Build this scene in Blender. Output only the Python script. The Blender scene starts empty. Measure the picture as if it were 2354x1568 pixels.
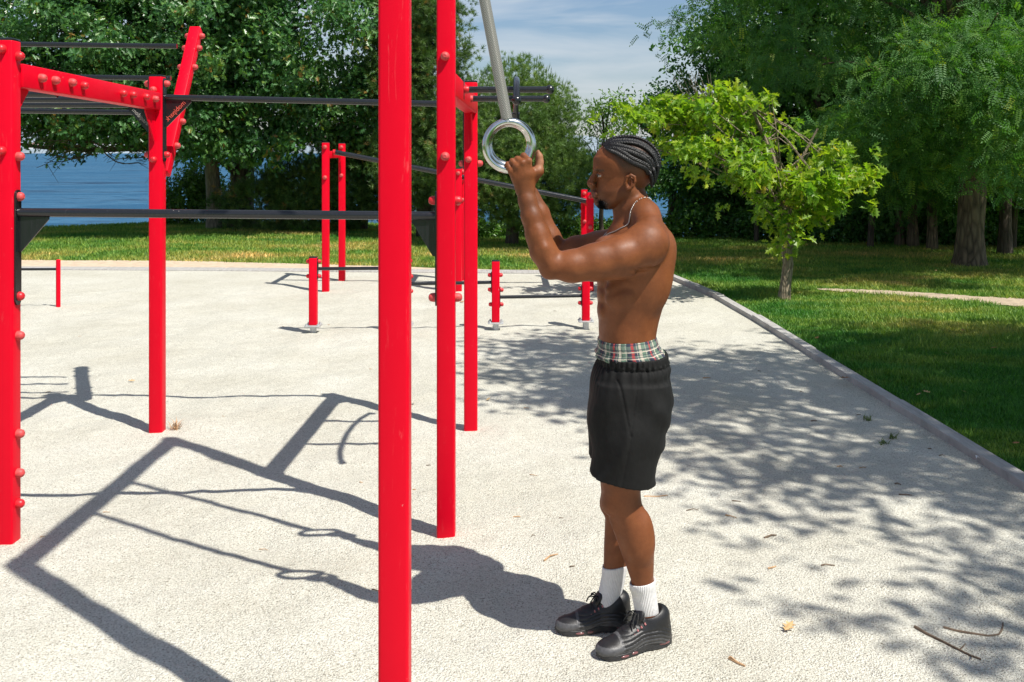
import bpy, bmesh, math, random
import numpy as np
from mathutils import Vector, Matrix, Quaternion
from mathutils.bvhtree import BVHTree

random.seed(7)
RNG = np.random.default_rng(11)
SC = bpy.context.scene
COL = SC.collection

# ------------------------------------------------------------------ camera, sky, sun, exposure
F = 35.0 / 36.0 * 2353.0          # focal length in units of a 2353 wide picture
EYE = 1.75
cam_d = bpy.data.cameras.new('camera')
cam = bpy.data.objects.new('camera', cam_d)
COL.objects.link(cam)
cam.location = (0, 0, EYE)
cam.rotation_euler = (math.pi / 2, 0, 0)
cam_d.lens = 35.0
cam_d.sensor_width = 36.0
cam_d.shift_y = -(784.0 - 345.0) / 2353.0
cam_d.clip_start = 0.05
cam_d.clip_end = 20000
SC.camera = cam

LIGHT = Vector((-0.49, 0.415, -1.0)).normalized()      # the way sunlight travels
ELEV = math.asin(-LIGHT.z)
AZ = math.atan2(-LIGHT.x, -LIGHT.y)
sun_d = bpy.data.lights.new('sun', 'SUN')
sun_d.energy = 5.0
sun_d.angle = math.radians(0.53)
sun_d.color = (1.0, 0.955, 0.88)
sun = bpy.data.objects.new('sun', sun_d)
COL.objects.link(sun)
sun.location = (6, -6, 12)
sun.rotation_euler = LIGHT.to_track_quat('-Z', 'Y').to_euler()

world = bpy.data.worlds.new('World')
SC.world = world
world.use_nodes = True
wn, wl = world.node_tree.nodes, world.node_tree.links
wn.clear()
w_out = wn.new('ShaderNodeOutputWorld')
w_bg = wn.new('ShaderNodeBackground')
w_sky = wn.new('ShaderNodeTexSky')
w_sky.sky_type = 'NISHITA'
w_sky.sun_disc = False
w_sky.sun_elevation = ELEV
w_sky.sun_rotation = AZ
w_sky.air_density = 1.0
w_sky.dust_density = 0.3
w_sky.ozone_density = 3.0
w_sky.altitude = 10
w_bg.inputs['Strength'].default_value = 0.08
# thin cirrus, laid on the sky dome by direction
w_tc = wn.new('ShaderNodeTexCoord')
w_sep = wn.new('ShaderNodeSeparateXYZ')
wl.new(w_tc.outputs['Generated'], w_sep.inputs[0])
w_map = wn.new('ShaderNodeMapping')
w_map.inputs['Scale'].default_value = (3.2, 3.2, 22.0)
w_map.inputs['Location'].default_value = (0.35, 0.2, 0.55)
w_map.inputs['Rotation'].default_value = (0.0, 0.06, 0.0)
wl.new(w_tc.outputs['Generated'], w_map.inputs['Vector'])
w_ns = wn.new('ShaderNodeTexNoise')
w_ns.inputs['Scale'].default_value = 1.3
w_ns.inputs['Detail'].default_value = 7
w_ns.inputs['Roughness'].default_value = 0.5
w_ns.inputs['Distortion'].default_value = 0.4
wl.new(w_map.outputs[0], w_ns.inputs['Vector'])
w_rmp = wn.new('ShaderNodeValToRGB')
w_rmp.color_ramp.elements[0].position = 0.42
w_rmp.color_ramp.elements[0].color = (0, 0, 0, 1)
w_rmp.color_ramp.elements[1].position = 0.68
w_rmp.color_ramp.elements[1].color = (0.62, 0.62, 0.62, 1)
wl.new(w_ns.outputs['Fac'], w_rmp.inputs['Fac'])
w_mix = wn.new('ShaderNodeMixRGB')
w_mix.inputs['Color2'].default_value = (8.2, 8.5, 8.7, 1)
w_tint = wn.new('ShaderNodeMixRGB')
w_tint.blend_type = 'MULTIPLY'
w_tint.inputs['Fac'].default_value = 1.0
w_tint.inputs['Color2'].default_value = (1.0, 1.0, 1.02, 1)
wl.new(w_sky.outputs[0], w_tint.inputs['Color1'])
wl.new(w_rmp.outputs['Color'], w_mix.inputs['Fac'])
wl.new(w_tint.outputs[0], w_mix.inputs['Color1'])
w_elev = wn.new('ShaderNodeValToRGB')          # the air near the horizon is less bright that day
w_elev.color_ramp.elements[0].position = 0.0
w_elev.color_ramp.elements[0].color = (0.72, 0.74, 0.78, 1)
w_elev.color_ramp.elements[1].position = 0.22
w_elev.color_ramp.elements[1].color = (1, 1, 1, 1)
wl.new(w_sep.outputs[2], w_elev.inputs['Fac'])
w_mul = wn.new('ShaderNodeMixRGB')
w_mul.blend_type = 'MULTIPLY'
w_mul.inputs['Fac'].default_value = 1.0
wl.new(w_mix.outputs[0], w_mul.inputs['Color1'])
wl.new(w_elev.outputs['Color'], w_mul.inputs['Color2'])
wl.new(w_mul.outputs[0], w_bg.inputs['Color'])
wl.new(w_bg.outputs[0], w_out.inputs['Surface'])

SC.view_settings.view_transform = 'Standard'
SC.view_settings.look = 'None'
SC.view_settings.gamma = 1
SC.view_settings.exposure = 0.42
SC.cycles.max_bounces = 6
SC.cycles.transparent_max_bounces = 4


# ------------------------------------------------------------------ small helpers
def q(x, y, Y):
    """point whose picture place (2353 px wide) is x, y at depth Y"""
    return np.array([(x - 1176.5) * Y / F, Y, EYE - (y - 345.0) * Y / F])


def gr(x, y):
    """ground point seen at picture place x, y"""
    Y = F * EYE / (y - 345.0)
    return np.array([(x - 1176.5) * Y / F, Y, 0.0])


WLOC = {}


def tag(o, label=None, cat=None, group=None, kind=None):
    for k, v in (('label', label), ('category', cat), ('group', group), ('kind', kind)):
        if v:
            o[k] = v
    return o


def empty(name, loc, label=None, cat=None, group=None):
    o = bpy.data.objects.new(name, None)
    o.empty_display_size = 0.1
    COL.objects.link(o)
    o.location = loc
    WLOC[o.name] = np.array(loc, float)
    return tag(o, label, cat, group)


def link(name, me, m=None, parent=None, loc=None):
    o = bpy.data.objects.new(name, me)
    COL.objects.link(o)
    if m is not None and not me.materials:
        me.materials.append(m)
    if parent is not None:
        o.parent = parent
    if loc is not None:
        o.location = loc
    return o


def base_of(parent):
    return WLOC.get(parent.name, np.zeros(3)) if parent is not None else np.zeros(3)


def mesh_np(name, verts, loop_idx, loop_start, m=None, parent=None, smooth=False, rnd=None, uv=None, org=None):
    """object from flat numpy arrays; verts given in world space"""
    b = base_of(parent) if org is None else np.array(org, float)
    me = bpy.data.meshes.new(name)
    verts = np.asarray(verts, np.float32) - b.astype(np.float32)
    me.vertices.add(len(verts))
    me.vertices.foreach_set('co', verts.ravel())
    me.loops.add(len(loop_idx))
    me.loops.foreach_set('vertex_index', np.asarray(loop_idx, np.int32))
    me.polygons.add(len(loop_start))
    me.polygons.foreach_set('loop_start', np.asarray(loop_start, np.int32))
    me.update(calc_edges=True)
    me.validate()
    if smooth:
        me.polygons.foreach_set('use_smooth', np.ones(len(me.polygons), bool))
    if rnd is not None:
        a = me.attributes.new('rnd', 'FLOAT', 'FACE')
        a.data.foreach_set('value', np.asarray(rnd, np.float32))
    if uv is not None:
        l = me.uv_layers.new(name='UVMap')
        l.data.foreach_set('uv', np.asarray(uv, np.float32).ravel())
    o = link(name, me, m, parent)
    if org is not None and parent is None:
        o.location = org
    WLOC[o.name] = b
    return o


class MB:
    """collects shapes, then becomes ONE mesh object"""

    def __init__(s):
        s.v, s.f, s.n = [], [], 0

    def add(s, verts, faces):
        s.v.extend([tuple(map(float, p)) for p in verts])
        s.f.extend([tuple(i + s.n for i in fc) for fc in faces])
        s.n += len(verts)
        return s

    def bm(s, b, mx=None):
        b.verts.ensure_lookup_table()
        vs = [(mx @ v.co if mx is not None else v.co)[:] for v in b.verts]
        for i, v in enumerate(b.verts):
            v.index = i
        s.add(vs, [[v.index for v in f.verts] for f in b.faces])
        b.free()
        return s

    def box(s, c, size, bev=0.0, rot=None, seg=2):
        b = bmesh.new()
        bmesh.ops.create_cube(b, size=1.0)
        for v in b.verts:
            v.co = Vector((v.co.x * size[0], v.co.y * size[1], v.co.z * size[2]))
        if bev > 0:
            bmesh.ops.bevel(b, geom=list(b.edges), offset=bev, segments=seg, profile=0.5, affect='EDGES')
        mx = Matrix.Translation(Vector(c)) @ (rot.to_matrix().to_4x4() if rot is not None else Matrix.Identity(4))
        return s.bm(b, mx)

    def beam(s, a, b_, w, h, bev=0.006, up=(0, 0, 1)):
        """box from a to b_, w across, h along up"""
        a, b_ = Vector(a), Vector(b_)
        d = (b_ - a)
        L = d.length
        y = d.normalized()
        x = y.cross(Vector(up)).normalized()
        z = x.cross(y)
        rot = Matrix((x, y, z)).transposed().to_quaternion()
        return s.box((a + b_) / 2, (w, L, h), bev, rot)

    def tube(s, pts, r, seg=12, caps=True, jit=0.0, flat=1.0):
        pts = [np.array(p, float) for p in pts]
        n = len(pts)
        rs = [r] * n if np.isscalar(r) else list(r)
        t0 = pts[1] - pts[0]
        t0 /= np.linalg.norm(t0)
        ref = np.array([0, 0, 1.0]) if abs(t0[2]) < 0.9 else np.array([1.0, 0, 0])
        u = np.cross(t0, ref)
        u /= np.linalg.norm(u)
        vs, fs = [], []
        for i in range(n):
            t = pts[min(i + 1, n - 1)] - pts[max(i - 1, 0)]
            t /= np.linalg.norm(t) + 1e-12
            u = u - t * np.dot(u, t)
            u /= np.linalg.norm(u) + 1e-12
            w = np.cross(t, u)
            for k in range(seg):
                a = 2 * math.pi * k / seg
                rr = rs[i] * (1 + (random.uniform(-jit, jit) if jit else 0))
                vs.append(pts[i] + rr * (math.cos(a) * u + math.sin(a) * w * flat))
        for i in range(n - 1):
            for k in range(seg):
                k2 = (k + 1) % seg
                fs.append((i * seg + k, i * seg + k2, (i + 1) * seg + k2, (i + 1) * seg + k))
        if caps:
            fs.append(tuple(range(seg))[::-1])
            fs.append(tuple((n - 1) * seg + k for k in range(seg)))
        return s.add(vs, fs)

    def ball(s, c, r, u=14, v=9, rad=None):
        b = bmesh.new()
        bmesh.ops.create_uvsphere(b, u_segments=u, v_segments=v, radius=1.0)
        R = rad if rad is not None else (r, r, r)
        return s.bm(b, Matrix.Translation(Vector(c)) @ Matrix.Diagonal((*R, 1)))

    def prism(s, poly, ax, th):
        """poly: 3-D points of a flat outline, thickness th along ax"""
        ax = np.array(ax, float)
        n = len(poly)
        a = [np.array(p, float) - ax * th / 2 for p in poly]
        b = [np.array(p, float) + ax * th / 2 for p in poly]
        fs = [tuple(range(n))[::-1], tuple(range(n, 2 * n))]
        for i in range(n):
            j = (i + 1) % n
            fs.append((i, j, n + j, n + i))
        return s.add(a + b, fs)

    def build(s, name, m, parent=None, smooth=True, org=None, angle=40):
        b = base_of(parent) if org is None else np.array(org, float)
        me = bpy.data.meshes.new(name)
        me.from_pydata([tuple(np.array(p) - b) for p in s.v], [], s.f)
        bm_ = bmesh.new()
        bm_.from_mesh(me)
        bmesh.ops.recalc_face_normals(bm_, faces=bm_.faces)
        if smooth:
            ca = math.cos(math.radians(angle))
            for e in bm_.edges:
                if len(e.link_faces) == 2:
                    e.smooth = e.link_faces[0].normal.dot(e.link_faces[1].normal) > ca
            for f in bm_.faces:
                f.smooth = True
        bm_.to_mesh(me)
        bm_.free()
        o = link(name, me, m, parent)
        if org is not None and parent is None:
            o.location = org
        WLOC[o.name] = b
        return o


# ------------------------------------------------------------------ materials
class NT:
    def __init__(s, name):
        s.m = bpy.data.materials.new(name)
        s.m.use_nodes = True
        s.t = s.m.node_tree
        s.b = s.t.nodes['Principled BSDF']
        s.out = s.t.nodes['Material Output']

    def n(s, kind, **kw):
        nd = s.t.nodes.new('ShaderNode' + kind)
        for k, v in kw.items():
            if k in nd.inputs:
                nd.inputs[k].default_value = v
            else:
                setattr(nd, k, v)
        return nd

    def l(s, a, b):
        s.t.links.new(a, b)

    def noise(s, vec, scale, detail=4, rough=0.55, dist=0.0):
        nd = s.n('TexNoise')
        nd.inputs['Scale'].default_value = scale
        nd.inputs['Detail'].default_value = detail
        nd.inputs['Roughness'].default_value = rough
        nd.inputs['Distortion'].default_value = dist
        if vec is not None:
            s.l(vec, nd.inputs['Vector'])
        return nd.outputs['Fac']

    def pos(s, scale=(1, 1, 1), obj=True):
        tc = s.n('TexCoord')
        mp = s.n('Mapping')
        mp.inputs['Scale'].default_value = scale
        s.l(tc.outputs['Object' if obj else 'Generated'], mp.inputs['Vector'])
        return mp.outputs[0]

    def wpos(s, scale=(1, 1, 1)):
        g = s.n('NewGeometry')
        mp = s.n('Mapping')
        mp.inputs['Scale'].default_value = scale
        s.l(g.outputs['Position'], mp.inputs['Vector'])
        return mp.outputs[0]

    def ramp(s, fac, stops):
        r = s.n('ValToRGB')
        el = r.color_ramp.elements
        el[0].position, el[0].color = stops[0][0], (*stops[0][1], 1)
        el[1].position, el[1].color = stops[-1][0], (*stops[-1][1], 1)
        for p, c in stops[1:-1]:
            e = el.new(p)
            e.color = (*c, 1)
        s.l(fac, r.inputs['Fac'])
        return r.outputs['Color']

    def mix(s, fac, a, b, mode='MIX'):
        m = s.n('MixRGB', blend_type=mode)
        for sock, val in ((m.inputs['Fac'], fac), (m.inputs['Color1'], a), (m.inputs['Color2'], b)):
            if hasattr(val, 'is_linked') or hasattr(val, 'links'):
                s.l(val, sock)
            elif isinstance(val, (tuple, list)):
                sock.default_value = (*val, 1)
            else:
                sock.default_value = val
        return m.outputs[0]

    def math(s, op, a, b=None):
        m = s.n('Math', operation=op)
        for i, val in enumerate((a, b)):
            if val is None:
                continue
            if hasattr(val, 'links'):
                s.l(val, m.inputs[i])
            else:
                m.inputs[i].default_value = val
        return m.outputs[0]

    def bump(s, h, strength=0.3, dist=0.01, prev=None):
        b = s.n('Bump')
        b.inputs['Strength'].default_value = strength
        b.inputs['Distance'].default_value = dist
        s.l(h, b.inputs['Height'])
        if prev is not None:
            s.l(prev, b.inputs['Normal'])
        s.l(b.outputs[0], s.b.inputs['Normal'])
        return b.outputs[0]

    def col(s, c):
        if hasattr(c, 'links'):
            s.l(c, s.b.inputs['Base Color'])
        else:
            s.b.inputs['Base Color'].default_value = (*c, 1)

    def set(s, **kw):
        for k, v in kw.items():
            s.b.inputs[k.replace('_', ' ')].default_value = v
        return s


def mat_paint(name, base, scratch, rough=0.33, faded=None, spec=0.28):
    t = NT(name)
    p = t.wpos((1, 1, 1))
    big = t.noise(p, 5.0, 5, 0.6)
    c = t.mix(t.ramp(big, [(0.42, (0, 0, 0)), (0.75, (0.35, 0.35, 0.35))]), base, faded or tuple(min(1, x * 1.1 + 0.03) for x in base))
    ps = t.wpos((60, 60, 6))
    sc = t.noise(ps, 1.0, 6, 0.7, 1.2)
    c = t.mix(t.ramp(sc, [(0.62, (0, 0, 0)), (0.72, (0.6, 0.6, 0.6))]), c, scratch)
    chips = t.noise(t.wpos((1, 1, 1)), 90, 2, 0.5)
    gate = t.noise(t.wpos((1, 1, 1)), 9, 2, 0.5)
    cf = t.math('MULTIPLY', t.ramp(chips, [(0.70, (0, 0, 0)), (0.73, (1, 1, 1))]), t.ramp(gate, [(0.67, (0, 0, 0)), (0.73, (0.6, 0.6, 0.6))]))
    c = t.mix(cf, c, (0.7, 0.62, 0.58))
    t.col(c)
    t.l(t.ramp(sc, [(0.3, (rough,) * 3), (0.8, (rough + 0.16,) * 3)]), t.b.inputs['Roughness'])
    t.b.inputs['Specular IOR Level'].default_value = spec
    t.bump(t.noise(p, 160, 3, 0.5), 0.05, 0.001)
    return t.m


def mat_plain(name, base, rough=0.5, var=0.15, scale=20, bump=0.1, bdist=0.002, metal=0.0, bscale=None):
    t = NT(name)
    p = t.pos()
    n = t.noise(p, scale, 5, 0.6)
    d = tuple(max(0, x * (1 - var)) for x in base)
    u = tuple(min(1, x * (1 + var)) for x in base)
    t.col(t.ramp(n, [(0.3, d), (0.7, u)]))
    t.set(Roughness=rough, Metallic=metal)
    if bump:
        t.bump(t.noise(p, bscale or scale * 4, 4, 0.6), bump, bdist)
    return t.m


def mat_leaf(name, stops, trans=0.35, rough=0.45, tcol=None):
    t = NT(name)
    at = t.n('Attribute', attribute_name='rnd')
    c = t.ramp(at.outputs['Fac'], stops)
    t.col(c)
    t.set(Roughness=rough)
    t.b.inputs['Specular IOR Level'].default_value = 0.45
    tr = t.n('BsdfTranslucent')
    t.l(t.mix(1.0, c, tcol or (1.5, 1.6, 0.5), 'MULTIPLY'), tr.inputs['Color'])
    mx = t.n('MixShader')
    mx.inputs[0].default_value = trans
    t.l(t.b.outputs[0], mx.inputs[1])
    t.l(tr.outputs[0], mx.inputs[2])
    t.l(mx.outputs[0], t.out.inputs['Surface'])
    return t.m


def mat_bark(name, a, b, scale=8, strength=0.9):
    t = NT(name)
    p = t.pos((1, 1, 0.22))
    n = t.noise(p, scale, 8, 0.65, 0.6)
    v = t.n('TexVoronoi', feature='DISTANCE_TO_EDGE')
    v.inputs['Scale'].default_value = scale * 1.6
    t.l(p, v.inputs['Vector'])
    h = t.math('ADD', n, t.math('MULTIPLY', v.outputs['Distance'], 1.2))
    t.col(t.ramp(h, [(0.35, a), (0.85, b)]))
    t.set(Roughness=0.9)
    t.bump(h, strength, 0.03)
    return t.m


M = {}
M['red'] = mat_paint('red_paint', (0.68, 0.0, 0.016), (0.72, 0.07, 0.08), 0.36, (0.76, 0.002, 0.020), 0.14)
M['black'] = mat_paint('black_paint', (0.012, 0.013, 0.016), (0.06, 0.06, 0.06), 0.15, (0.014, 0.014, 0.016), 0.6)
M['bolt'] = mat_plain('faded_red_plastic', (0.58, 0.012, 0.020), 0.42, 0.22, 40, 0.06)
M['bolt_old'] = mat_plain('sun_bleached_plastic', (0.57, 0.060, 0.060), 0.55, 0.3, 40, 0.06)
M['steel'] = mat_plain('polished_steel', (0.62, 0.62, 0.60), 0.17, 0.18, 18, 0.05, 0.001, 1.0)
M['galv'] = mat_plain('galvanised_steel', (0.55, 0.56, 0.56), 0.5, 0.15, 30, 0.05, 0.001, 0.6)


# gravel -------------------------------------------------------------
def mat_gravel():
    t = NT('pale_gravel')
    p = t.wpos()
    v = t.n('TexVoronoi', feature='F1')
    v.inputs['Scale'].default_value = 210
    t.l(p, v.inputs['Vector'])
    v2 = t.n('TexVoronoi', feature='F1')
    v2.inputs['Scale'].default_value = 120
    t.l(p, v2.inputs['Vector'])
    grain = t.ramp(v.outputs['Color'], [(0.0, (0.36, 0.34, 0.29)), (0.3, (0.60, 0.585, 0.505)), (0.8, (0.70, 0.69, 0.61)), (1.0, (0.78, 0.77, 0.70))])
    dark = t.ramp(t.noise(p, 130, 3, 0.65), [(0.32, (0.34, 0.32, 0.28)), (0.45, (0.985, 0.985, 0.985))])
    big = t.ramp(t.noise(p, 1.1, 5, 0.6), [(0.3, (0.84, 0.825, 0.79)), (0.7, (1.0, 1.0, 1.0))])
    c = t.mix(1.0, grain, dark, 'MULTIPLY')
    c = t.mix(1.0, c, big, 'MULTIPLY')
    cs = t.n('SeparateColor')
    t.l(v2.outputs['Color'], cs.inputs[0])
    speck = t.ramp(cs.outputs[0], [(0.0, (1, 1, 1)), (0.075, (1, 1, 1)), (0.08, (0, 0, 0)), (1.0, (0, 0, 0))])
    near_c = t.ramp(v2.outputs['Distance'], [(0.28, (1, 1, 1)), (0.42, (0, 0, 0))])
    c = t.mix(t.math('MULTIPLY', t.math('MULTIPLY', speck, near_c), 0.75), c, (0.17, 0.145, 0.115))
    t.col(c)
    t.set(Roughness=0.95)
    t.b.inputs['Specular IOR Level'].default_value = 0.15
    h = t.math('ADD', t.math('MULTIPLY', v.outputs['Distance'], -0.9), t.math('MULTIPLY', v2.outputs['Distance'], -1.4))
    b1 = t.bump(h, 0.7, 0.006)
    t.bump(t.noise(p, 6, 4, 0.6), 0.3, 0.05, b1)
    return t.m


def lawn_color(t, p):
    a = t.noise(p, 0.55, 5, 0.62)
    b = t.noise(t.wpos((0.35, 1.0, 1)), 1.5, 5, 0.65)
    h = t.math('ADD', t.math('MULTIPLY', a, 0.5), t.math('MULTIPLY', b, 0.5))
    # the strip of turf behind the court dries out first
    g = t.n('NewGeometry')
    sp = t.n('SeparateXYZ')
    t.l(g.outputs['Position'], sp.inputs[0])
    d = t.math('MULTIPLY', t.math('SUBTRACT', sp.outputs[1], 16.4), 0.75)
    dry = t.math('DIVIDE', 0.075, t.math('ADD', 1.0, t.math('MULTIPLY', d, d)))
    d2 = t.math('MULTIPLY', t.math('SUBTRACT', sp.outputs[1], 11.0), 0.8)
    lit_band = t.math('DIVIDE', 0.012, t.math('ADD', 1.0, t.math('MULTIPLY', d2, d2)))  # paler band over the right lawn: its sunlit stripe put into the colour
    h = t.math('ADD', h, t.math('ADD', dry, lit_band))
    near = t.n('MapRange')
    near.inputs['From Min'].default_value = 10.0
    near.inputs['From Max'].default_value = 7.5
    near.inputs['To Min'].default_value = 0.0
    near.inputs['To Max'].default_value = 0.09
    t.l(sp.outputs[1], near.inputs['Value'])
    h = t.math('SUBTRACT', h, near.outputs[0])
    return t.ramp(h, [(0.42, (0.055, 0.195, 0.024)), (0.52, (0.185, 0.295, 0.048)), (0.60, (0.34, 0.34, 0.085)), (0.68, (0.60, 0.44, 0.18))])


def mat_lawn():
    t = NT('lawn_soil_and_turf')
    p = t.wpos()
    c = lawn_color(t, p)
    f = t.noise(p, 130, 4, 0.7)
    c = t.mix(1.0, c, t.ramp(f, [(0.3, (0.5, 0.5, 0.5)), (0.7, (1.15, 1.15, 1.1))]), 'MULTIPLY')
    t.col(c)
    t.set(Roughness=1.0)
    t.b.inputs['Specular IOR Level'].default_value = 0.05
    t.bump(t.noise(p, 60, 5, 0.7), 0.9, 0.04)
    return t.m


def mat_blade():
    t = NT('grass_blades')
    at = t.n('Attribute', attribute_name='rnd')
    c = lawn_color(t, t.wpos())
    c = t.mix(1.0, c, t.ramp(at.outputs['Fac'], [(0.0, (0.45, 0.6, 0.5)), (0.6, (1.1, 1.15, 1.0)), (0.9, (1.6, 1.4, 1.2)), (1.0, (2.3, 1.8, 1.9))]), 'MULTIPLY')
    t.col(c)
    t.set(Roughness=0.6)
    tr = t.n('BsdfTranslucent')
    t.l(t.mix(1.0, c, (1.2, 1.3, 0.6), 'MULTIPLY'), tr.inputs['Color'])
    mx = t.n('MixShader')
    mx.inputs[0].default_value = 0.3
    t.l(t.b.outputs[0], mx.inputs[1])
    t.l(tr.outputs[0], mx.inputs[2])
    t.l(mx.outputs[0], t.out.inputs['Surface'])
    return t.m


# ------------------------------------------------------------------ ground, kerbs, path, sea, far shore
def edge_y(X):
    """where the lawn ends and the bank falls to the sea"""
    return np.interp(X, [-30, -14, -9.7, -8, -3, 3.4, 8, 14, 30], [20, 21.3, 22.4, 23.6, 24.2, 21.0, 18.4, 17.5, 16])


def ground_z(x, y):
    d = max(0.0, float(y - edge_y(x)))
    return -7.6 * (1 - math.exp(-d / 3.2)) - 0.02 * d


def build_ground():
    xs = np.concatenate([np.linspace(-3000, -60, 12), np.linspace(-50, 50, 160), np.linspace(60, 3000, 12)])
    ys = np.concatenate([np.linspace(-300, -5, 6), np.linspace(0, 60, 170), np.linspace(70, 900, 10)])
    X, Y = np.meshgrid(xs, ys, indexing='ij')
    e = edge_y(X)
    d = np.clip(Y - e, 0, None)
    Z = -7.6 * (1 - np.exp(-np.maximum(d, 0) / 3.2)) - .05 * ((X < np.interp(Y, [-3, 4.97, 9, 11.3, 12.6, 14.6], [2.66, 2.60, 2.47, 2.40, 2.22, 1.95])) & (Y < 13.9) & (X > -9.2) & (Y > -3)) - 0.02 * np.clip(d, 0, 150)
    Z += np.where(Y > 15.5, 0.05 * np.sin(X * 0.35 + Y * 0.2) * np.clip((Y - 15.5) / 4, 0, 1), 0)
    nx, ny = X.shape
    idx = np.arange(nx * ny).reshape(nx, ny)
    qd = np.stack([idx[:-1, :-1], idx[1:, :-1], idx[1:, 1:], idx[:-1, 1:]], -1).reshape(-1, 4)
    o = mesh_np('ground', np.stack([X, Y, Z], -1).reshape(-1, 3), qd.ravel(), np.arange(len(qd)) * 4, mat_lawn(), smooth=True)
    tag(o, kind='structure')


build_ground()

# gravel court: a slightly uneven sheet; left, back and right edges follow the kerbs
BACK_L, BACK_R = 14.35, 13.9


def kerb_x(Y):
    return np.interp(Y, [-3, 4.97, 9, 11.3, 12.6, 14.6], [2.66, 2.60, 2.47, 2.40, 2.22, 1.95])


def back_y(X):
    return np.interp(X, [-9, -5, 0, 3], [14.5, 14.35, 14.0, 13.85])


def gravel_h(X, Y):
    """the raked, trodden gravel lies in low waves and hollows"""
    X, Y = np.asarray(X, float), np.asarray(Y, float)
    h = 0
    rr = np.random.default_rng(4)
    for (n, wl, amp) in ((9, 1.1, .0075), (12, .45, .0042), (14, .18, .0017), (14, .08, .0008)):
        for _ in range(n):
            a = rr.random() * 6.283
            k = 6.283 / (wl * (0.7 + .6 * rr.random()))
            ph = rr.random() * 6.283
            h = h + amp * np.sin(k * (X * math.cos(a) + Y * math.sin(a)) + ph)
    kx = np.interp(Y, [-3, 4.97, 9, 11.3, 12.6, 14.6], [2.66, 2.60, 2.47, 2.40, 2.22, 1.95])
    fade = np.clip((kx - X) / .35, 0, 1) * np.clip((13.7 - Y) / 1.5, 0, 1)
    feet = np.clip(np.sqrt(((X - .35) / .34) ** 2 + ((Y - 3.54) / .22) ** 2) * 1.6 - 1.0, 0, 1)
    mound = .007 * np.exp(-(((X + .297) / .17) ** 2 + ((Y - 4.5) / .15) ** 2)) + .006 * np.exp(-(((X + 2.23) / .2) ** 2 + ((Y - 4.4) / .17) ** 2))
    return 0.009 + np.maximum(h * .30, -.014) * fade * feet + (0.012 * (1 - feet) * 0) + mound


def build_gravel():
    nu, nv = 520, 620
    u = np.linspace(0, 1, nu)[:, None]
    v = np.linspace(0, 1, nv)[None, :]
    Yv = -3 + v * 17.4 + 0 * u
    Xl = np.full_like(Yv, -9.0)
    Xr = kerb_x(Yv) + 0.02
    X = Xl + (Xr - Xl) * u
    Yb = back_y(X) + 0.02
    Y = -3 + v ** 1.0 * (Yb + 3)
    Xr = kerb_x(Y) + 0.02
    X = Xl + (Xr - Xl) * u
    Z = gravel_h(X, Y)
    idx = np.arange(nu * nv).reshape(nu, nv)
    qd = np.stack([idx[:-1, :-1], idx[1:, :-1], idx[1:, 1:], idx[:-1, 1:]], -1).reshape(-1, 4)
    o = mesh_np('gravel', np.stack([X, Y, Z], -1).reshape(-1, 3), qd.ravel(), np.arange(len(qd)) * 4, mat_gravel(), smooth=True)
    tag(o, kind='structure')


build_gravel()


def mat_kerb():
    t = NT('weathered_kerb')
    p = t.wpos((9, 0.9, 1))
    n = t.noise(p, 4, 7, 0.7, 0.5)
    c = t.ramp(n, [(0.25, (0.22, 0.21, 0.20)), (0.5, (0.38, 0.365, 0.345)), (0.75, (0.50, 0.485, 0.46))])
    t.col(c)
    t.set(Roughness=0.9)
    t.bump(t.noise(t.wpos((30, 2.5, 8)), 3, 5, 0.7), 0.6, 0.012)
    return t.m


M['kerb'] = mat_kerb()


def build_kerbs():
    mb = MB()
    ys = [-2.0, -0.3, 1.5, 3.2, 5.0, 6.75, 8.5, 10.2, 11.6, 12.6, 13.6, 14.05]
    for i in range(len(ys) - 1):
        a, b = ys[i] + 0.004, ys[i + 1] - 0.004
        xa, xb = float(kerb_x(a)) + 0.07, float(kerb_x(b)) + 0.07
        j = random.uniform(-0.008, 0.008)
        mb.beam((xa + j, a, 0.016 + j), (xb + j, b, 0.016 + random.uniform(-.006, .006)), 0.09, 0.09, 0.006)
    tag(mb.build('kerb', M['kerb'], smooth=False), kind='structure')
    mb = MB()
    xs = [-9, -7.4, -5.9, -4.2, -2.5, -0.9, 0.7, 1.9]
    for i in range(len(xs) - 1):
        a, b = xs[i] + 0.006, xs[i + 1] - 0.006
        mb.beam((a, float(back_y(a)) + 0.17, -0.008), (b, float(back_y(b)) + 0.17, -0.008), 0.30, 0.07, 0.01)
    tag(mb.build('back_kerb', M['kerb'], smooth=False), kind='structure')
    vs, fs = [], []
    for i, X in enumerate(np.linspace(-10, 0.1, 40)):
        w = .95 * min(1, (0.1 - X) / 5.5) ** .8
        vs += [(X, float(back_y(X)) + .31, .014), (X, float(back_y(X)) + .32 + w + random.uniform(-.05, .05) * (w > .1), .014)]
        if i:
            fs.append((2 * i - 2, 2 * i, 2 * i + 1, 2 * i - 1))
    tag(MB().add(vs, fs).build('sand_strip', mat_plain('trodden_sand', (0.56, 0.44, 0.32), 0.95, 0.2, 9, 0.6, 0.02, bscale=70)), kind='structure')


build_kerbs()


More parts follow.
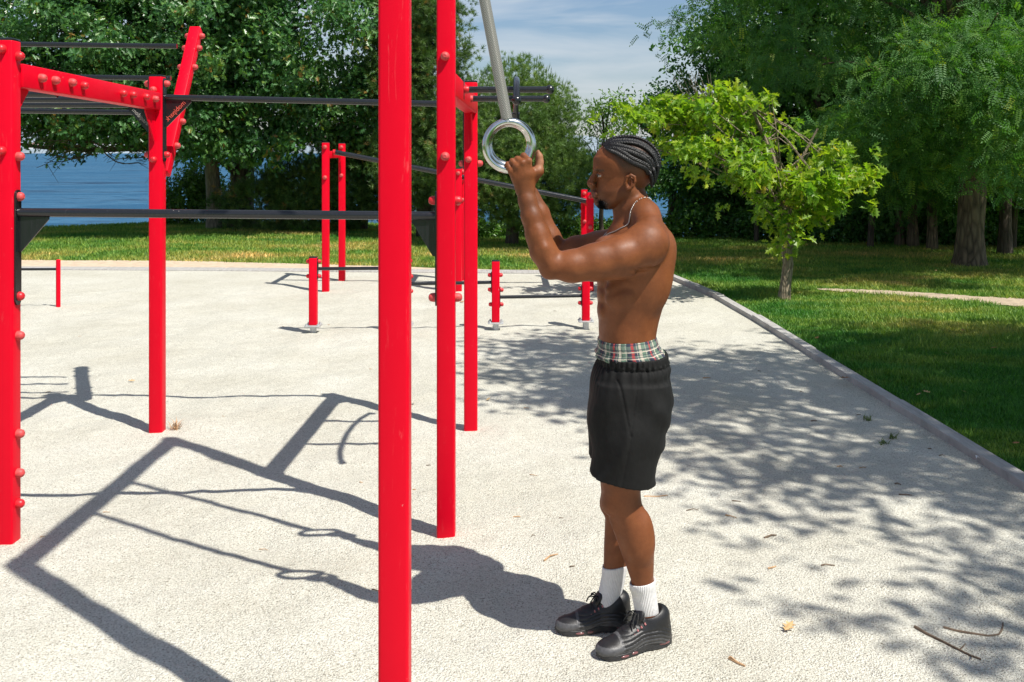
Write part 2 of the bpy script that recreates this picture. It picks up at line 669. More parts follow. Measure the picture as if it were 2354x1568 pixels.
def build_path():
    cx = [gr(1880, 667), gr(1990, 672), gr(2120, 680), gr(2240, 690), gr(2353, 698), gr(2520, 706), gr(2800, 716)]
    w = [0.06, 0.17, 0.25, 0.32, 0.37, 0.38, 0.38]
    vs, fs = [], []
    N = 60
    tx = np.linspace(0, len(cx) - 1, N)
    P = np.array([[np.interp(t, range(len(cx)), [c[k] for c in cx]) for k in range(2)] for t in tx])
    W = np.interp(tx, range(len(cx)), w)
    for i in range(N):
        j1, j2 = random.uniform(-.06, .06), random.uniform(-.06, .06)
        vs += [(P[i, 0], P[i, 1] - W[i] / 1 + j1, 0.012), (P[i, 0], P[i, 1] + W[i] / 1 + j2, 0.012)]
        if i:
            fs.append((2 * i - 2, 2 * i, 2 * i + 1, 2 * i - 1))
    m = mat_plain('worn_sandy_soil', (0.44, 0.35, 0.25), 0.95, 0.3, 9, 0.7, 0.02, bscale=60)
    tag(MB().add(vs, fs).build('path', m), kind='structure')
    return P, W


PATH_P, PATH_W = build_path()


def build_sea():
    t = NT('sea_water')
    p = t.wpos((0.12, 0.5, 1))
    n1 = t.noise(p, 1.0, 6, 0.65)
    n2 = t.noise(t.wpos((0.012, 0.045, 1)), 1.0, 6, 0.72)
    h = t.math('ADD', t.math('MULTIPLY', n1, 0.7), t.math('MULTIPLY', n2, 1.3))
    t.col(t.ramp(h, [(0.80, (0.006, 0.040, 0.090)), (1.0, (0.014, 0.085, 0.170)), (1.2, (0.045, 0.15, 0.26))]))
    t.set(Roughness=0.55)
    t.b.inputs['Specular IOR Level'].default_value = 0.25
    t.bump(n1, 1.0, 1.2)
    MBs = MB()
    MBs.add([(-4000, 15, -6.0), (4000, 15, -6.0), (4000, 6000, -6.0), (-4000, 6000, -6.0)], [(0, 1, 2, 3)])
    tag(MBs.build('sea', t.m, smooth=False), kind='structure')


build_sea()


def build_far_shore():
    vs, fs = [], []
    N = 120
    for i in range(N):
        x = -3600 + 7200 * i / (N - 1)
        h = 60 + 45 * math.sin(i * 0.21) + 30 * math.sin(i * 0.53 + 1) + 12 * math.sin(i * 1.7)
        if x > 200:
            h *= 0.55
        for (dy, dz) in ((0, -7), (15, 1), (60, 4), (500, h * 0.55), (1200, h), (2000, -8)):
            vs.append((x, 2300 + dy + 40 * math.sin(i * .4), dz))
        if i:
            for k in range(5):
                a = (i - 1) * 6 + k
                fs.append((a, a + 6, a + 7, a + 1))
    m = mat_plain('haze_tinted_hillside', (0.22, 0.27, 0.31), 1.0, 0.35, 0.01, 0)  # distance haze is put into this blue-grey base colour
    tag(MB().add(vs, fs).build('hills', m), kind='structure')
    wall = mat_plain('far_white_render', (0.66, 0.66, 0.66), 0.9, 0.1, 0.2, 0)
    roof = mat_plain('far_clay_roof', (0.42, 0.25, 0.2), 0.9, 0.1, 0.2, 0)
    rr = random.Random(5)
    for k in range(34):
        x = -1150 + k * 24 + rr.uniform(-8, 8)
        y = 2330 + rr.choice([0, 60, 150, 260, 380]) + rr.uniform(-10, 10)
        w, d, h = rr.uniform(12, 30), 14, rr.uniform(8, 24)
        z0 = 2 + max(0, (y - 2360)) * 0.09
        r = empty('far_building', (x, y, z0), 'pale building on the hazy shore across the water, one of a row seen through leaves', 'building', 'pale buildings across the water')
        MB().box((x, y, z0 + h / 2), (w, d, h)).build('wall', wall, r, smooth=False)
        MB().prism([(x - w / 2 - 1, y, z0 + h), (x + w / 2 + 1, y, z0 + h), (x, y, z0 + h + 5)], (0, 1, 0), d + 2).build('roof', roof, r, smooth=False)


build_far_shore()


def build_grass():
    """loose blades over the turf: nobody could count them"""
    P, H, Wd = [], [], []
    n = 260000
    # right lawn, denser near the lens
    Y = 3.6 + (14.3 - 3.6) * RNG.random(n) ** 1.25
    X = kerb_x(Y) + 0.14 + (Y * 0.56 + 0.6 - kerb_x(Y)) * RNG.random(n)
    ok = X < Y * 0.56 + 0.5
    X, Y = X[ok], Y[ok]
    px = np.interp(X, PATH_P[:, 0], PATH_P[:, 1])
    pw = np.interp(X, PATH_P[:, 0], PATH_W)
    on = (np.abs(Y - px) < pw * (0.75 + 0.3 * RNG.random(len(X)))) & (X > PATH_P[0, 0])
    X, Y = X[~on], Y[~on]
    P.append(np.stack([X, Y], 1))
    H.append((0.020 + 0.034 * RNG.random(len(X)) ** 1.5) * (0.75 + .5 * np.sin(X * 5.3 + 2 * np.sin(Y * 3.1)) * np.sin(Y * 4.7 + X) + .25))
    Wd.append(np.full(len(X), 0.0032) + 0.00030 * Y)
    n = 240000
    Y = 13.9 + 10 * RNG.random(n) ** 1.1
    X = -Y * 0.56 + Y * 1.12 * RNG.random(n)
    ok = (Y > back_y(X) + 0.34 + .9 * np.clip((0.1 - X) / 5.5, 0, 1) ** .8 * (0.9 + .2 * RNG.random(n))) & (Y < edge_y(X) + 0.5)
    ok &= ~((X > 1.6) & (Y < 14.3) & (X < kerb_x(Y) + 0.1))
    X, Y = X[ok], Y[ok]
    P.append(np.stack([X, Y], 1))
    H.append(0.03 + 0.035 * RNG.random(len(X)))
    Wd.append(np.full(len(X), 0.010))
    P, H, Wd = np.concatenate(P), np.concatenate(H), np.concatenate(Wd)
    N = len(P)
    a = RNG.random(N) * 2 * math.pi
    lean = RNG.normal(0, 0.5, (N, 2)) * H[:, None]
    z0 = np.where(P[:, 1] > 15.5, 0.05 * np.sin(P[:, 0] * 0.35 + P[:, 1] * 0.2) * np.clip((P[:, 1] - 15.5) / 4, 0, 1), 0)
    d = np.clip(P[:, 1] - edge_y(P[:, 0]), 0, None)
    z0 += -7.6 * (1 - np.exp(-d / 3.2))
    v = np.zeros((N, 3, 3))
    v[:, 0, 0] = P[:, 0] - np.cos(a) * Wd
    v[:, 0, 1] = P[:, 1] - np.sin(a) * Wd
    v[:, 1, 0] = P[:, 0] + np.cos(a) * Wd
    v[:, 1, 1] = P[:, 1] + np.sin(a) * Wd
    v[:, :2, 2] = z0[:, None] - 0.003
    v[:, 2, 0] = P[:, 0] + lean[:, 0]
    v[:, 2, 1] = P[:, 1] + lean[:, 1]
    v[:, 2, 2] = z0 + H
    o = mesh_np('grass', v.reshape(-1, 3), np.arange(N * 3), np.arange(N) * 3, mat_blade(), rnd=RNG.random(N))
    tag(o, 'short lawn grass with straw coloured dry patches', 'grass', kind='stuff')


build_grass()
# ------------------------------------------------------------------ the red exercise frames
def bolt_mesh(name, r, h, m):
    mb = MB()
    prof = [(1.0, 0.0), (1.0, 0.22), (0.97, 0.5), (0.82, 0.78), (0.55, 0.95), (0.30, 1.0), (0.27, 0.97), (0.0, 0.97)]
    seg = 18
    vs = [(r * p[0] * math.cos(2 * math.pi * k / seg), r * p[0] * math.sin(2 * math.pi * k / seg), h * p[1]) for p in prof[:-1] for k in range(seg)]
    fs = []
    for i in range(len(prof) - 2):
        for k in range(seg):
            k2 = (k + 1) % seg
            fs.append((i * seg + k, i * seg + k2, (i + 1) * seg + k2, (i + 1) * seg + k))
    fs.append(tuple((len(prof) - 2) * seg + k for k in range(seg)))
    mb.add(vs, fs)
    o = mb.build(name, m)
    me = o.data
    bpy.data.objects.remove(o)
    return me


BOLT = bolt_mesh('bolt_cap', 0.0205, 0.031, M['bolt'])
BOLT_PALE = bolt_mesh('bolt_cap', 0.0205, 0.031, M['bolt_old'])
BOLT_S = bolt_mesh('bolt_cap', 0.026, 0.034, M['bolt_old'])


def bolt(parent, p, ax, me=None):
    o = link('bolt_cap', me or (BOLT if random.random() < 0.6 else BOLT_PALE), None, parent)
    o.location = Vector(p) - Vector(base_of(parent))
    o.rotation_euler = Vector(ax).to_track_quat('Z', 'Y').to_euler()
    return o


PW = 0.082          # post section


def post(parent, x, y, z0, z1, w=PW, cap=True, name='post'):
    o = MB().box((x, y, (z0 + z1) / 2), (w, w, z1 - z0), 0.009, seg=3).build(name, M['red'], parent)
    if cap:
        MB().box((x, y, z1 + 0.002), (w - 0.002, w - 0.002, 0.012), 0.004).build('end_cap', M['black'], o)
    return o


def plate(parent, p, ax, z0, z1, w=0.052, m='black', name='mounting_plate', th=0.008):
    """upright plate with round ends; ax is the face normal (x or y), p the x, y of its middle"""
    pts = []
    r = w / 2
    side = np.array([ax[1], ax[0], 0], float)
    for k in range(13):
        a = math.pi * k / 12
        pts.append(np.array([p[0], p[1], z1 - r + r * math.sin(a)]) + side * r * math.cos(a))
    for k in range(13):
        a = math.pi + math.pi * k / 12
        pts.append(np.array([p[0], p[1], z0 + r + r * math.sin(a)]) + side * r * math.cos(a))
    return MB().prism(pts, ax, th).build(name, M[m], parent, smooth=False)


def gusset(parent, p, dirx, m, size=0.13, ax=(0, 1, 0), th=0.008, drop=None):
    p = np.array(p, float)
    d = np.array(dirx, float)
    drop = drop or size
    pts = [p, p + d * size, p + d * size + np.array([0, 0, -0.012]), p + np.array([0, 0, -drop]) + d * 0.012, p + np.array([0, 0, -drop])]
    return MB().prism(pts, ax, th).build('gusset', M[m], parent, smooth=False)


def text_part(body, parent, mx, size, m, name='lettering', mirror=False, th=0.0012):
    cu = bpy.data.curves.new('lettering', 'FONT')
    cu.body = body
    cu.size = size
    cu.extrude = th
    cu.align_x = 'CENTER'
    cu.align_y = 'CENTER'
    cu.resolution_u = 3
    t = bpy.data.objects.new('lettering_src', cu)
    COL.objects.link(t)
    bpy.context.view_layer.update()
    me = bpy.data.meshes.new_from_object(t.evaluated_get(bpy.context.evaluated_depsgraph_get()))
    bpy.data.objects.remove(t)
    if mirror:
        me.transform(Matrix.Diagonal((-1, 1, 1, 1)))
        me.flip_normals()
    me.transform(mx)
    me.transform(Matrix.Translation(-Vector(base_of(parent))))
    me.materials.clear()
    o = link(name, me, m, parent)
    WLOC[o.name] = base_of(parent)
    return o


def build_frame():
    fr = empty('workout_frame', (-1.25, 4.5, 0), 'nearest and largest red steel frame with black bars, its posts crossing the whole picture', 'exercise frame')
    Ax, Ay, Az = -2.233, 4.407, 2.235
    Bx, By, Bz = -2.2015, 6.18, 2.206
    Cx, Cy = -0.316, 2.69
    Dx, Dy = -0.297, 4.499
    Ex, Ey, Ez = -0.2565, 6.20, 2.172
    HZ = 3.62
    h = PW / 2
    A = post(fr, Ax, Ay, -0.1, Az)
    B = post(fr, Bx, By, -0.1, Bz)
    C = post(fr, Cx, Cy, -0.1, HZ)
    D = post(fr, Dx, Dy, -0.1, HZ)
    E = post(fr, Ex, Ey, -0.1, Ez)
    zA = lambda y: EYE - (y - 345) / 517.0
    # bolts of post A
    for y in (130, 360, 452, 680, 770, 995, 1085, 1155):
        bolt(A, (Ax + h, Ay + 0.004, zA(y)), (1, 0, 0))
    for y in (113, 347):
        bolt(A, (Ax - 0.002, Ay - h, EYE - (y - 345) / 524.0), (0, -1, 0))
    # post D
    for y in (-110, 130, 360):
        bolt(D, (Dx - 0.002, Dy - h, EYE - (y - 345) / 513.0), (0, -1, 0), BOLT_PALE)
    for y in (461, 684):
        bolt(D, (Dx + h, Dy, EYE - (y - 345) / 509.0), (1, 0, 0))
        bolt(D, (Dx - h - 0.008, Dy, EYE - (y - 345) / 509.0), (-1, 0, 0))
    # post B
    for y in (207, 367):
        bolt(B, (Bx - 0.006, By - h - (0.006 if y < 300 else 0), EYE - (y - 345) / 372.0), (0, -1, 0))
    for y in (193, 356):
        bolt(B, (Bx + h + 0.008, By, EYE - (y - 345) / 370.0), (1, 0, 0))
        bolt(B, (Bx - h - 0.008, By, EYE - (y - 345) / 370.0), (-1, 0, 0))
    # post E
    bolt(E, (Ex - 0.012, Ey - h, EYE - (367 - 345) / 371.0), (0, -1, 0))
    for sx in (-1, 1):
        bolt(E, (Ex + sx * (h + 0.004), Ey, EYE - (376 - 345) / 368.0), (sx, 0, 0))
    # plates that carry the bars
    plate(A, (Ax + h + 0.004, Ay), (1, 0, 0), zA(700), zA(436))
    plate(D, (Dx - h - 0.004, Dy), (-1, 0, 0), EYE - (704 - 345) / 509.0, EYE - (440 - 345) / 509.0)
    plate(B, (Bx + h + 0.004, By), (1, 0, 0), EYE - (372 - 345) / 370.0, EYE - (180 - 345) / 370.0)
    plate(B, (Bx - h - 0.004, By), (-1, 0, 0), EYE - (372 - 345) / 370.0, EYE - (180 - 345) / 370.0)
    plate(E, (Ex - h - 0.004, Ey), (-1, 0, 0), EYE - (390 - 345) / 370.0, EYE - (200 - 345) / 370.0)
    plate(B, (Bx, By - h - 0.003), (0, -1, 0), 1.98, Bz - 0.055, 0.07, 'red', 'flange', 0.006)
    plate(E, (Ex, Ey - h - 0.003), (0, -1, 0), 1.95, Ez - 0.025, 0.07, 'red', 'flange', 0.006)
    # bars A-D and B-E, bar to the left of B
    MB().tube([(Ax + h + .008, Ay, 1.474), (Dx - h - .008, Dy, 1.452)], 0.0195, 20).build('horizontal_bar', M['black'], fr)
    MB().tube([(Bx + h + .008, By, 2.077), (Ex - h - .008, Ey, 2.034)], 0.0185, 20).build('horizontal_bar', M['black'], fr)
    MB().tube([(-4.12, By, 2.03), (Bx - h - .008, By, 2.03)], 0.0185, 20).build('horizontal_bar', M['black'], fr)
    # black gussets under those bars
    gusset(fr, (Ax + h + .008, Ay, 1.454), (1, 0, 0), 'black', 0.135, drop=0.155)
    gusset(fr, (Dx - h - .008, Dy, 1.435), (-1, 0, 0), 'black', 0.105, drop=0.165)
    g = gusset(fr, (Bx + h + .008, By, 2.058), (1, 0, 0), 'black', 0.162, drop=0.165)
    g2 = gusset(fr, (Bx - h - .008, By, 2.012), (-1, 0, 0), 'black', 0.13, drop=0.15)
    letters = mat_plain('pale_red_lettering', (0.70, 0.10, 0.07), 0.6, 0.3, 60, 0)
    grey = mat_plain('pale_grey_lettering', (0.33, 0.33, 0.30), 0.6, 0.3, 60, 0)
    # word cut along the slanted edge, read from behind: mirrored here
    ang = math.atan2(0.165, 0.162)
    mid = Vector((Bx + h + .008 + 0.066, By - 0.0054, 2.058 - 0.066))
    rot = Matrix(((math.cos(ang), 0, math.sin(ang)), (0, -1, 0), (math.sin(ang), 0, -math.cos(ang)))).to_4x4()
    X = Vector((math.cos(ang), 0, math.sin(ang)))
    Yv = Vector((-math.sin(ang), 0, math.cos(ang)))
    R = Matrix((X, Yv, X.cross(Yv))).transposed().to_4x4()
    text_part('mobipark', g, Matrix.Translation(mid) @ R, 0.042, letters, mirror=True)
    ang2 = -ang
    X = Vector((math.cos(ang2), 0, math.sin(ang2)))
    Yv = Vector((-math.sin(ang2), 0, math.cos(ang2)))
    R2 = Matrix((X, Yv, X.cross(Yv))).transposed().to_4x4()
    text_part('mobipark', g2, Matrix.Translation(Vector((Bx - h - .008 - 0.052, By - 0.0054, 2.012 - 0.058))) @ R2, 0.036, grey)
    # box beams A-B and D-E, high beam C-D that carries the rings
    b1 = MB().beam((Ax + 0.012, Ay + h + .001, 2.082), (Bx + 0.002, By - h - .007, 2.05), 0.078, 0.108, 0.008).build('beam', M['red'], fr)
    b2 = MB().beam((Dx + 0.002, Dy + h + .001, 2.05), (Ex + 0.002, Ey - h - .007, 2.03), 0.078, 0.108, 0.008).build('beam', M['red'], fr)
    MB().beam((Cx, Cy + h + .001, HZ - 0.06), (Dx, Dy - h - .001, HZ - 0.06), 0.08, 0.10, 0.008).build('beam', M['red'], fr)
    # red gussets under the beams
    gusset(fr, (Ax + 0.01, Ay + h + .001, 2.028), (0, 1, 0), 'red', 0.12, (1, 0, 0))
    gusset(fr, (Bx, By - h - .007, 1.995), (0, -1, 0), 'red', 0.16, (1, 0, 0), drop=0.19)
    gusset(fr, (Dx, Dy + h + .001, 1.995), (0, 1, 0), 'red', 0.12, (1, 0, 0))
    gusset(fr, (Ex + 0.01, Ey - h - .007, 1.975), (0, -1, 0), 'red', 0.14, (1, 0, 0), drop=0.17)
    # dip bars on the outer side of both beams
    for (px, py) in ((87, 180), (117, 185), (155, 190), (182, 197), (270, 215), (292, 218), (322, 223), (343, 228)):
        Y = -2.19 * F / (px - 1176.5)
        Xf = Ax + 0.012 + (Bx - Ax - 0.01) * (Y - Ay) / (By - Ay) + 0.039
        bolt(b1, (Xf, Y, EYE - (py - 345) * Y / F), (1, 0, 0), BOLT_PALE if px % 2 else BOLT)
    for yb in (4.98, 5.52):
        MB().tube([(-4.0, yb, 2.03), (-2.42, yb, 2.03), (-2.275, yb, 2.03)], 0.018, 16).build('dip_bar', M['black'], fr)
    for k, yb in enumerate((5.05, 5.56)):
        zb = 2.056 - 0.02 * k
        MB().box((Dx + 0.05, yb, zb), (0.010, 0.06, 0.10), 0.004).build('mounting_plate', M['black'], b2)
        bolt(b2, (Dx + 0.055, yb, zb), (1, 0, 0))
        bolt(b2, (Dx + 0.041, yb - 0.0, zb - 0.002), (-1, 0, 0))
        MB().tube([(Dx + 0.06, yb, zb), (0.185, yb, zb)], 0.0165, 16).ball((0.192, yb, zb), 0.0235, 18, 12).build('dip_bar', M['black'], fr)
    arch = [(0.022, 4.72, 1.995), (0.022, 4.76, 2.03), (0.022, 4.86, 2.075), (0.022, 5.02, 2.105), (0.022, 5.22, 2.12), (0.022, 5.42, 2.105), (0.022, 5.6, 2.06), (0.022, 5.74, 1.995), (0.022, 5.78, 1.955)]
    MB().tube(arch, 0.0165, 14).ball((0.022, 4.715, 1.985), 0.023, 18, 12).tube([(0.022, 5.775, 1.965), (0.022, 5.785, 1.935)], 0.024, 16).build('arched_bar', M['black'], fr)
    # inclined ladder behind post B
    p0, p1 = np.array((Bx + 0.01, By + 0.075, 1.60)), np.array((Bx + 0.014, By + 0.72, 2.585))
    rail = MB().beam(p0, p1, 0.076, 0.075, 0.008, up=(0, -1, 0)).build('ladder_rail', M['red'], fr)
    dl = (p1 - p0) / np.linalg.norm(p1 - p0)
    for t in (0.95, 0.86, 0.72, 0.34, 0.18):
        pt = p0 + (p1 - p0) * t
        bolt(rail, pt + np.array([0.038, 0, 0]), (1, 0, 0), BOLT_PALE)
        bolt(rail, pt + np.array([-0.038, 0, 0]), (-1, 0, 0), BOLT_PALE)
    MB().beam(p0 + np.array([-1.93, 0, 0]), p1 + np.array([-1.93, 0, 0]), 0.076, 0.075, 0.008, up=(0, -1, 0)).build('ladder_rail', M['red'], fr)
    for (y, z) in ((6.62, 2.452), (6.50, 2.23), (6.34, 2.0)):
        MB().tube([(-4.09, y, z + 0.012), (Bx - 0.026, y, z - 0.012)], 0.0165, 16).build('ladder_rung', M['black'], fr)
    post(fr, -4.13, By, -0.1, Bz)
    return fr


build_frame()


def mat_sleeve():
    t = NT('braided_steel_sleeve')
    tc = t.n('TexCoord')
    sp = t.n('SeparateXYZ')
    t.l(tc.outputs['UV'], sp.inputs[0])
    # herring bone braid
    a = t.math('MULTIPLY', sp.outputs[1], 190.0)
    zig = t.math('ABSOLUTE', t.math('SUBTRACT', t.math('FRACT', t.math('MULTIPLY', sp.outputs[0], 5.0)), 0.5))
    w = t.math('SINE', t.math('ADD', t.math('MULTIPLY', a, 6.283), t.math('MULTIPLY', zig, 22.0)))
    t.col(t.ramp(w, [(0.0, (0.26, 0.25, 0.225)), (0.9, (0.46, 0.45, 0.415))]))
    t.set(Roughness=0.42, Metallic=0.55)
    t.bump(w, 0.3, 0.003)
    return t.m


def tube_uv(name, pts, r, m, parent, seg=20, fn=None, close=True):
    """tube with a UV map: u round it, v along it (0..1). fn(i, k) scales the radius"""
    pts = [np.array(p, float) for p in pts]
    n = len(pts)
    rs = [r] * n if np.isscalar(r) else list(r)
    t0 = pts[1] - pts[0]
    t0 /= np.linalg.norm(t0)
    ref = np.array([0, 1.0, 0])
    u = np.cross(t0, ref)
    u /= np.linalg.norm(u)
    V, li, ls, uv = [], [], [], []
    for i in range(n):
        t = pts[min(i + 1, n - 1)] - pts[max(i - 1, 0)]
        t /= np.linalg.norm(t)
        u = u - t * np.dot(u, t)
        u /= np.linalg.norm(u)
        w = np.cross(t, u)
        for k in range(seg):
            a = 2 * math.pi * k / seg
            rr = rs[i] * (fn(i, k) if fn else 1)
            V.append(pts[i] + rr * (math.cos(a) * u + math.sin(a) * w))
    for i in range(n - 1):
        for k in range(seg):
            k2 = (k + 1) % seg
            ls.append(len(li))
            li += [i * seg + k, i * seg + k2, (i + 1) * seg + k2, (i + 1) * seg + k]
            uv += [(k / seg, i / (n - 1)), ((k + 1) / seg, i / (n - 1)), ((k + 1) / seg, (i + 1) / (n - 1)), (k / seg, (i + 1) / (n - 1))]
    return mesh_np(name, np.array(V), li, ls, m, parent, smooth=True, uv=uv)


M['sleeve'] = mat_sleeve()
RING_N = (q(1170.5, 335, 3.34), 0.080, 0.0135)
RING_F = (q(1170.5, 332, 3.80), 0.080, 0.0135)


def build_ring(center, label, top, tilt):
    R, r = center[1], center[2]
    c = center[0]
    o = empty('gymnastic_ring', c, label, 'gym ring', 'steel gymnastic rings on the high beam')
    pts = []
    N = 64
    V, fs = [], []
    seg = 18
    mb = MB()
    for i in range(N):
        a = 2 * math.pi * i / N
        rd = np.array([math.cos(a) * .978, 0.208 * math.cos(a), math.sin(a)])
        for k in range(seg):
            b = 2 * math.pi * k / seg
            V.append(c + rd * (R + r * math.cos(b)) + np.array([0, r * math.sin(b), 0]))
    for i in range(N):
        for k in range(seg):
            fs.append((i * seg + k, ((i + 1) % N) * seg + k, ((i + 1) % N) * seg + (k + 1) % seg, i * seg + (k + 1) % seg))
    mb.add(V, fs)
    mb.build('ring', M['steel'], o, angle=60)
    at = c + np.array([-0.008, 0, R + r * 0.75])
    n = 26
    sl = [at + (np.array(top) - at) * k / (n - 1) for k in range(n)]
    tube_uv('hanging_sleeve', sl, 0.0185, M['sleeve'], o, 20)
    MB().tube([at + np.array([0, 0, -.012]), at + (np.array(top) - at) * 0.006], 0.015, 16).build('ferrule', M['galv'], o)
    MB().tube([np.array(top), np.array(top) + np.array([0, 0, 0.06])], 0.02, 12).build('shackle', M['galv'], o)
    return o


build_ring(RING_N, 'near steel ring on a braided sleeve, gripped by the man\'s hand nearest the lens', (-0.318, 3.34, 3.45), 0)
build_ring(RING_F, 'steel ring right behind the gripped one, seen as a second rim inside it', (-0.312, 3.80, 3.45), 0)


def build_inclined():
    r = empty('inclined_bar_station', (-1.0, 12.7, 0), 'red exercise station by the lawn with one long black bar sloping down to the right', 'exercise frame')
    tops = []
    for (x, yt) in ((748.5, 328), (1053.5, 388), (1356, 442)):
        Y = 12.28
        X = (x - 1176.5) * Y / F
        zt = EYE - (yt - 345) * Y / F
        p = post(r, X, Y, -0.1, zt, 0.084)
        Y2 = 13.28
        X2 = X + 0.0
        p2 = post(r, X2 + (0.03 if x < 800 else 0), Y2, -0.1, zt - 0.005, 0.084)
        for pp, yy, xx in ((p, Y, X), (p2, Y2, X2 + (0.03 if x < 800 else 0))):
            bolt(pp, (xx, yy - 0.042, zt - 0.055), (0, -1, 0), BOLT_S)
            bolt(pp, (xx, yy - 0.042, zt - 0.43), (0, -1, 0), BOLT_S)
        MB().beam((X, Y + 0.043, zt - 0.15), (X2, Y2 - 0.043, zt - 0.15), 0.05, 0.09, 0.006).build('beam', M['red'], r)
        gusset(r, (X2 + (0.03 if x < 800 else 0), Y2 - 0.043, zt - 0.2), (0, -1, 0), 'red', 0.10, (1, 0, 0), drop=0.22)
        tops.append((X, zt))
    a = np.array([tops[0][0] + 0.06, 12.62, tops[0][1] - 0.12])
    b = np.array([tops[2][0] - 0.03, 12.62, tops[2][1] - 0.125])
    MB().tube([a, b], 0.0315, 16).build('sloping_bar', M['black'], r)
    MB().tube([a + np.array([-0.03, 0, 0.0]), a], 0.036, 14).build('bar_socket', M['bolt'], r)
    MB().tube([b, b + np.array([0.012, 0, -0.003])], 0.026, 14).build('bar_socket', M['bolt'], r)
    return r


build_inclined()


def build_step_bars():
    r = empty('step_bar_station', (-0.6, 9.65, 0), 'row of short red posts joined by low black bars that step down to the right', 'exercise frame')
    ps = [(720, 592, 767, (594, 660), 20), (931, 596, 765, None, 18), (1139, 600, 760, None, 17), (1346, 600, 756, None, 17)]
    info = []
    for (x, yt, yb, _, w) in ps:
        Y = F * EYE / (yb - 345)
        X = (x - 1176.5) * Y / F
        zt = EYE - (yt - 345) * Y / F
        o = post(r, X, Y, 0.085, zt, 0.076)
        MB().tube([(X, Y, -0.1), (X, Y, 0.08)], 0.03, 14).build('ground_stub', M['galv'], r)
        bp = MB().box((X, Y, 0.079), (0.15, 0.15, 0.012), 0.003)
        for sx in (-1, 1):
            for sy in (-1, 1):
                bp.tube([(X + sx * .055, Y + sy * .055, 0.085), (X + sx * .055, Y + sy * .055, 0.10)], 0.011, 6)
        bp.build('base_plate', M['galv'], r)
        info.append((X, Y, zt, o))
    hs = (0.618, 0.468, 0.324)
    for k in range(3):
        (xa, ya, _, oa), (xb, yb_, _, ob) = info[k], info[k + 1]
        z = hs[k]
        for (x, y, o, s) in ((xa, ya, oa, 1), (xb, yb_, ob, -1)):
            MB().box((x + s * 0.042, y, z), (0.008, 0.055, 0.20), 0.003).build('mounting_plate', M['black'], o)
            for dz in (-0.07, 0.07):
                bolt(o, (x + s * 0.046, y, z + dz), (s, 0, 0), BOLT)
                bolt(o, (x - s * 0.038, y, z + dz), (-s, 0, 0), BOLT)
        MB().tube([(xa + 0.044, ya, z), (xb - 0.044, yb_, z)], 0.0165, 14).build('low_bar', M['black'], r)
    return r


build_step_bars()


def build_left_bar():
    r = empty('low_bar_station', (-5.0, 10.97, 0), 'thin round red post with a slim black bar at the far left of the court', 'exercise frame')
    MB().tube([(-5.0, 10.97, -0.1), (-5.0, 10.97, 0.537)], 0.024, 16).ball((-5.0, 10.97, 0.537), 0, 16, 8, (0.0238, 0.0238, 0.008)).build('post', M['red'], r)
    MB().tube([(-6.45, 10.99, -0.1), (-6.45, 10.99, 0.537)], 0.024, 16).build('post', M['red'], r)
    MB().tube([(-6.45, 10.98, 0.43), (-5.02, 10.98, 0.435)], 0.014, 12).build('low_bar', M['black'], r)


build_left_bar()
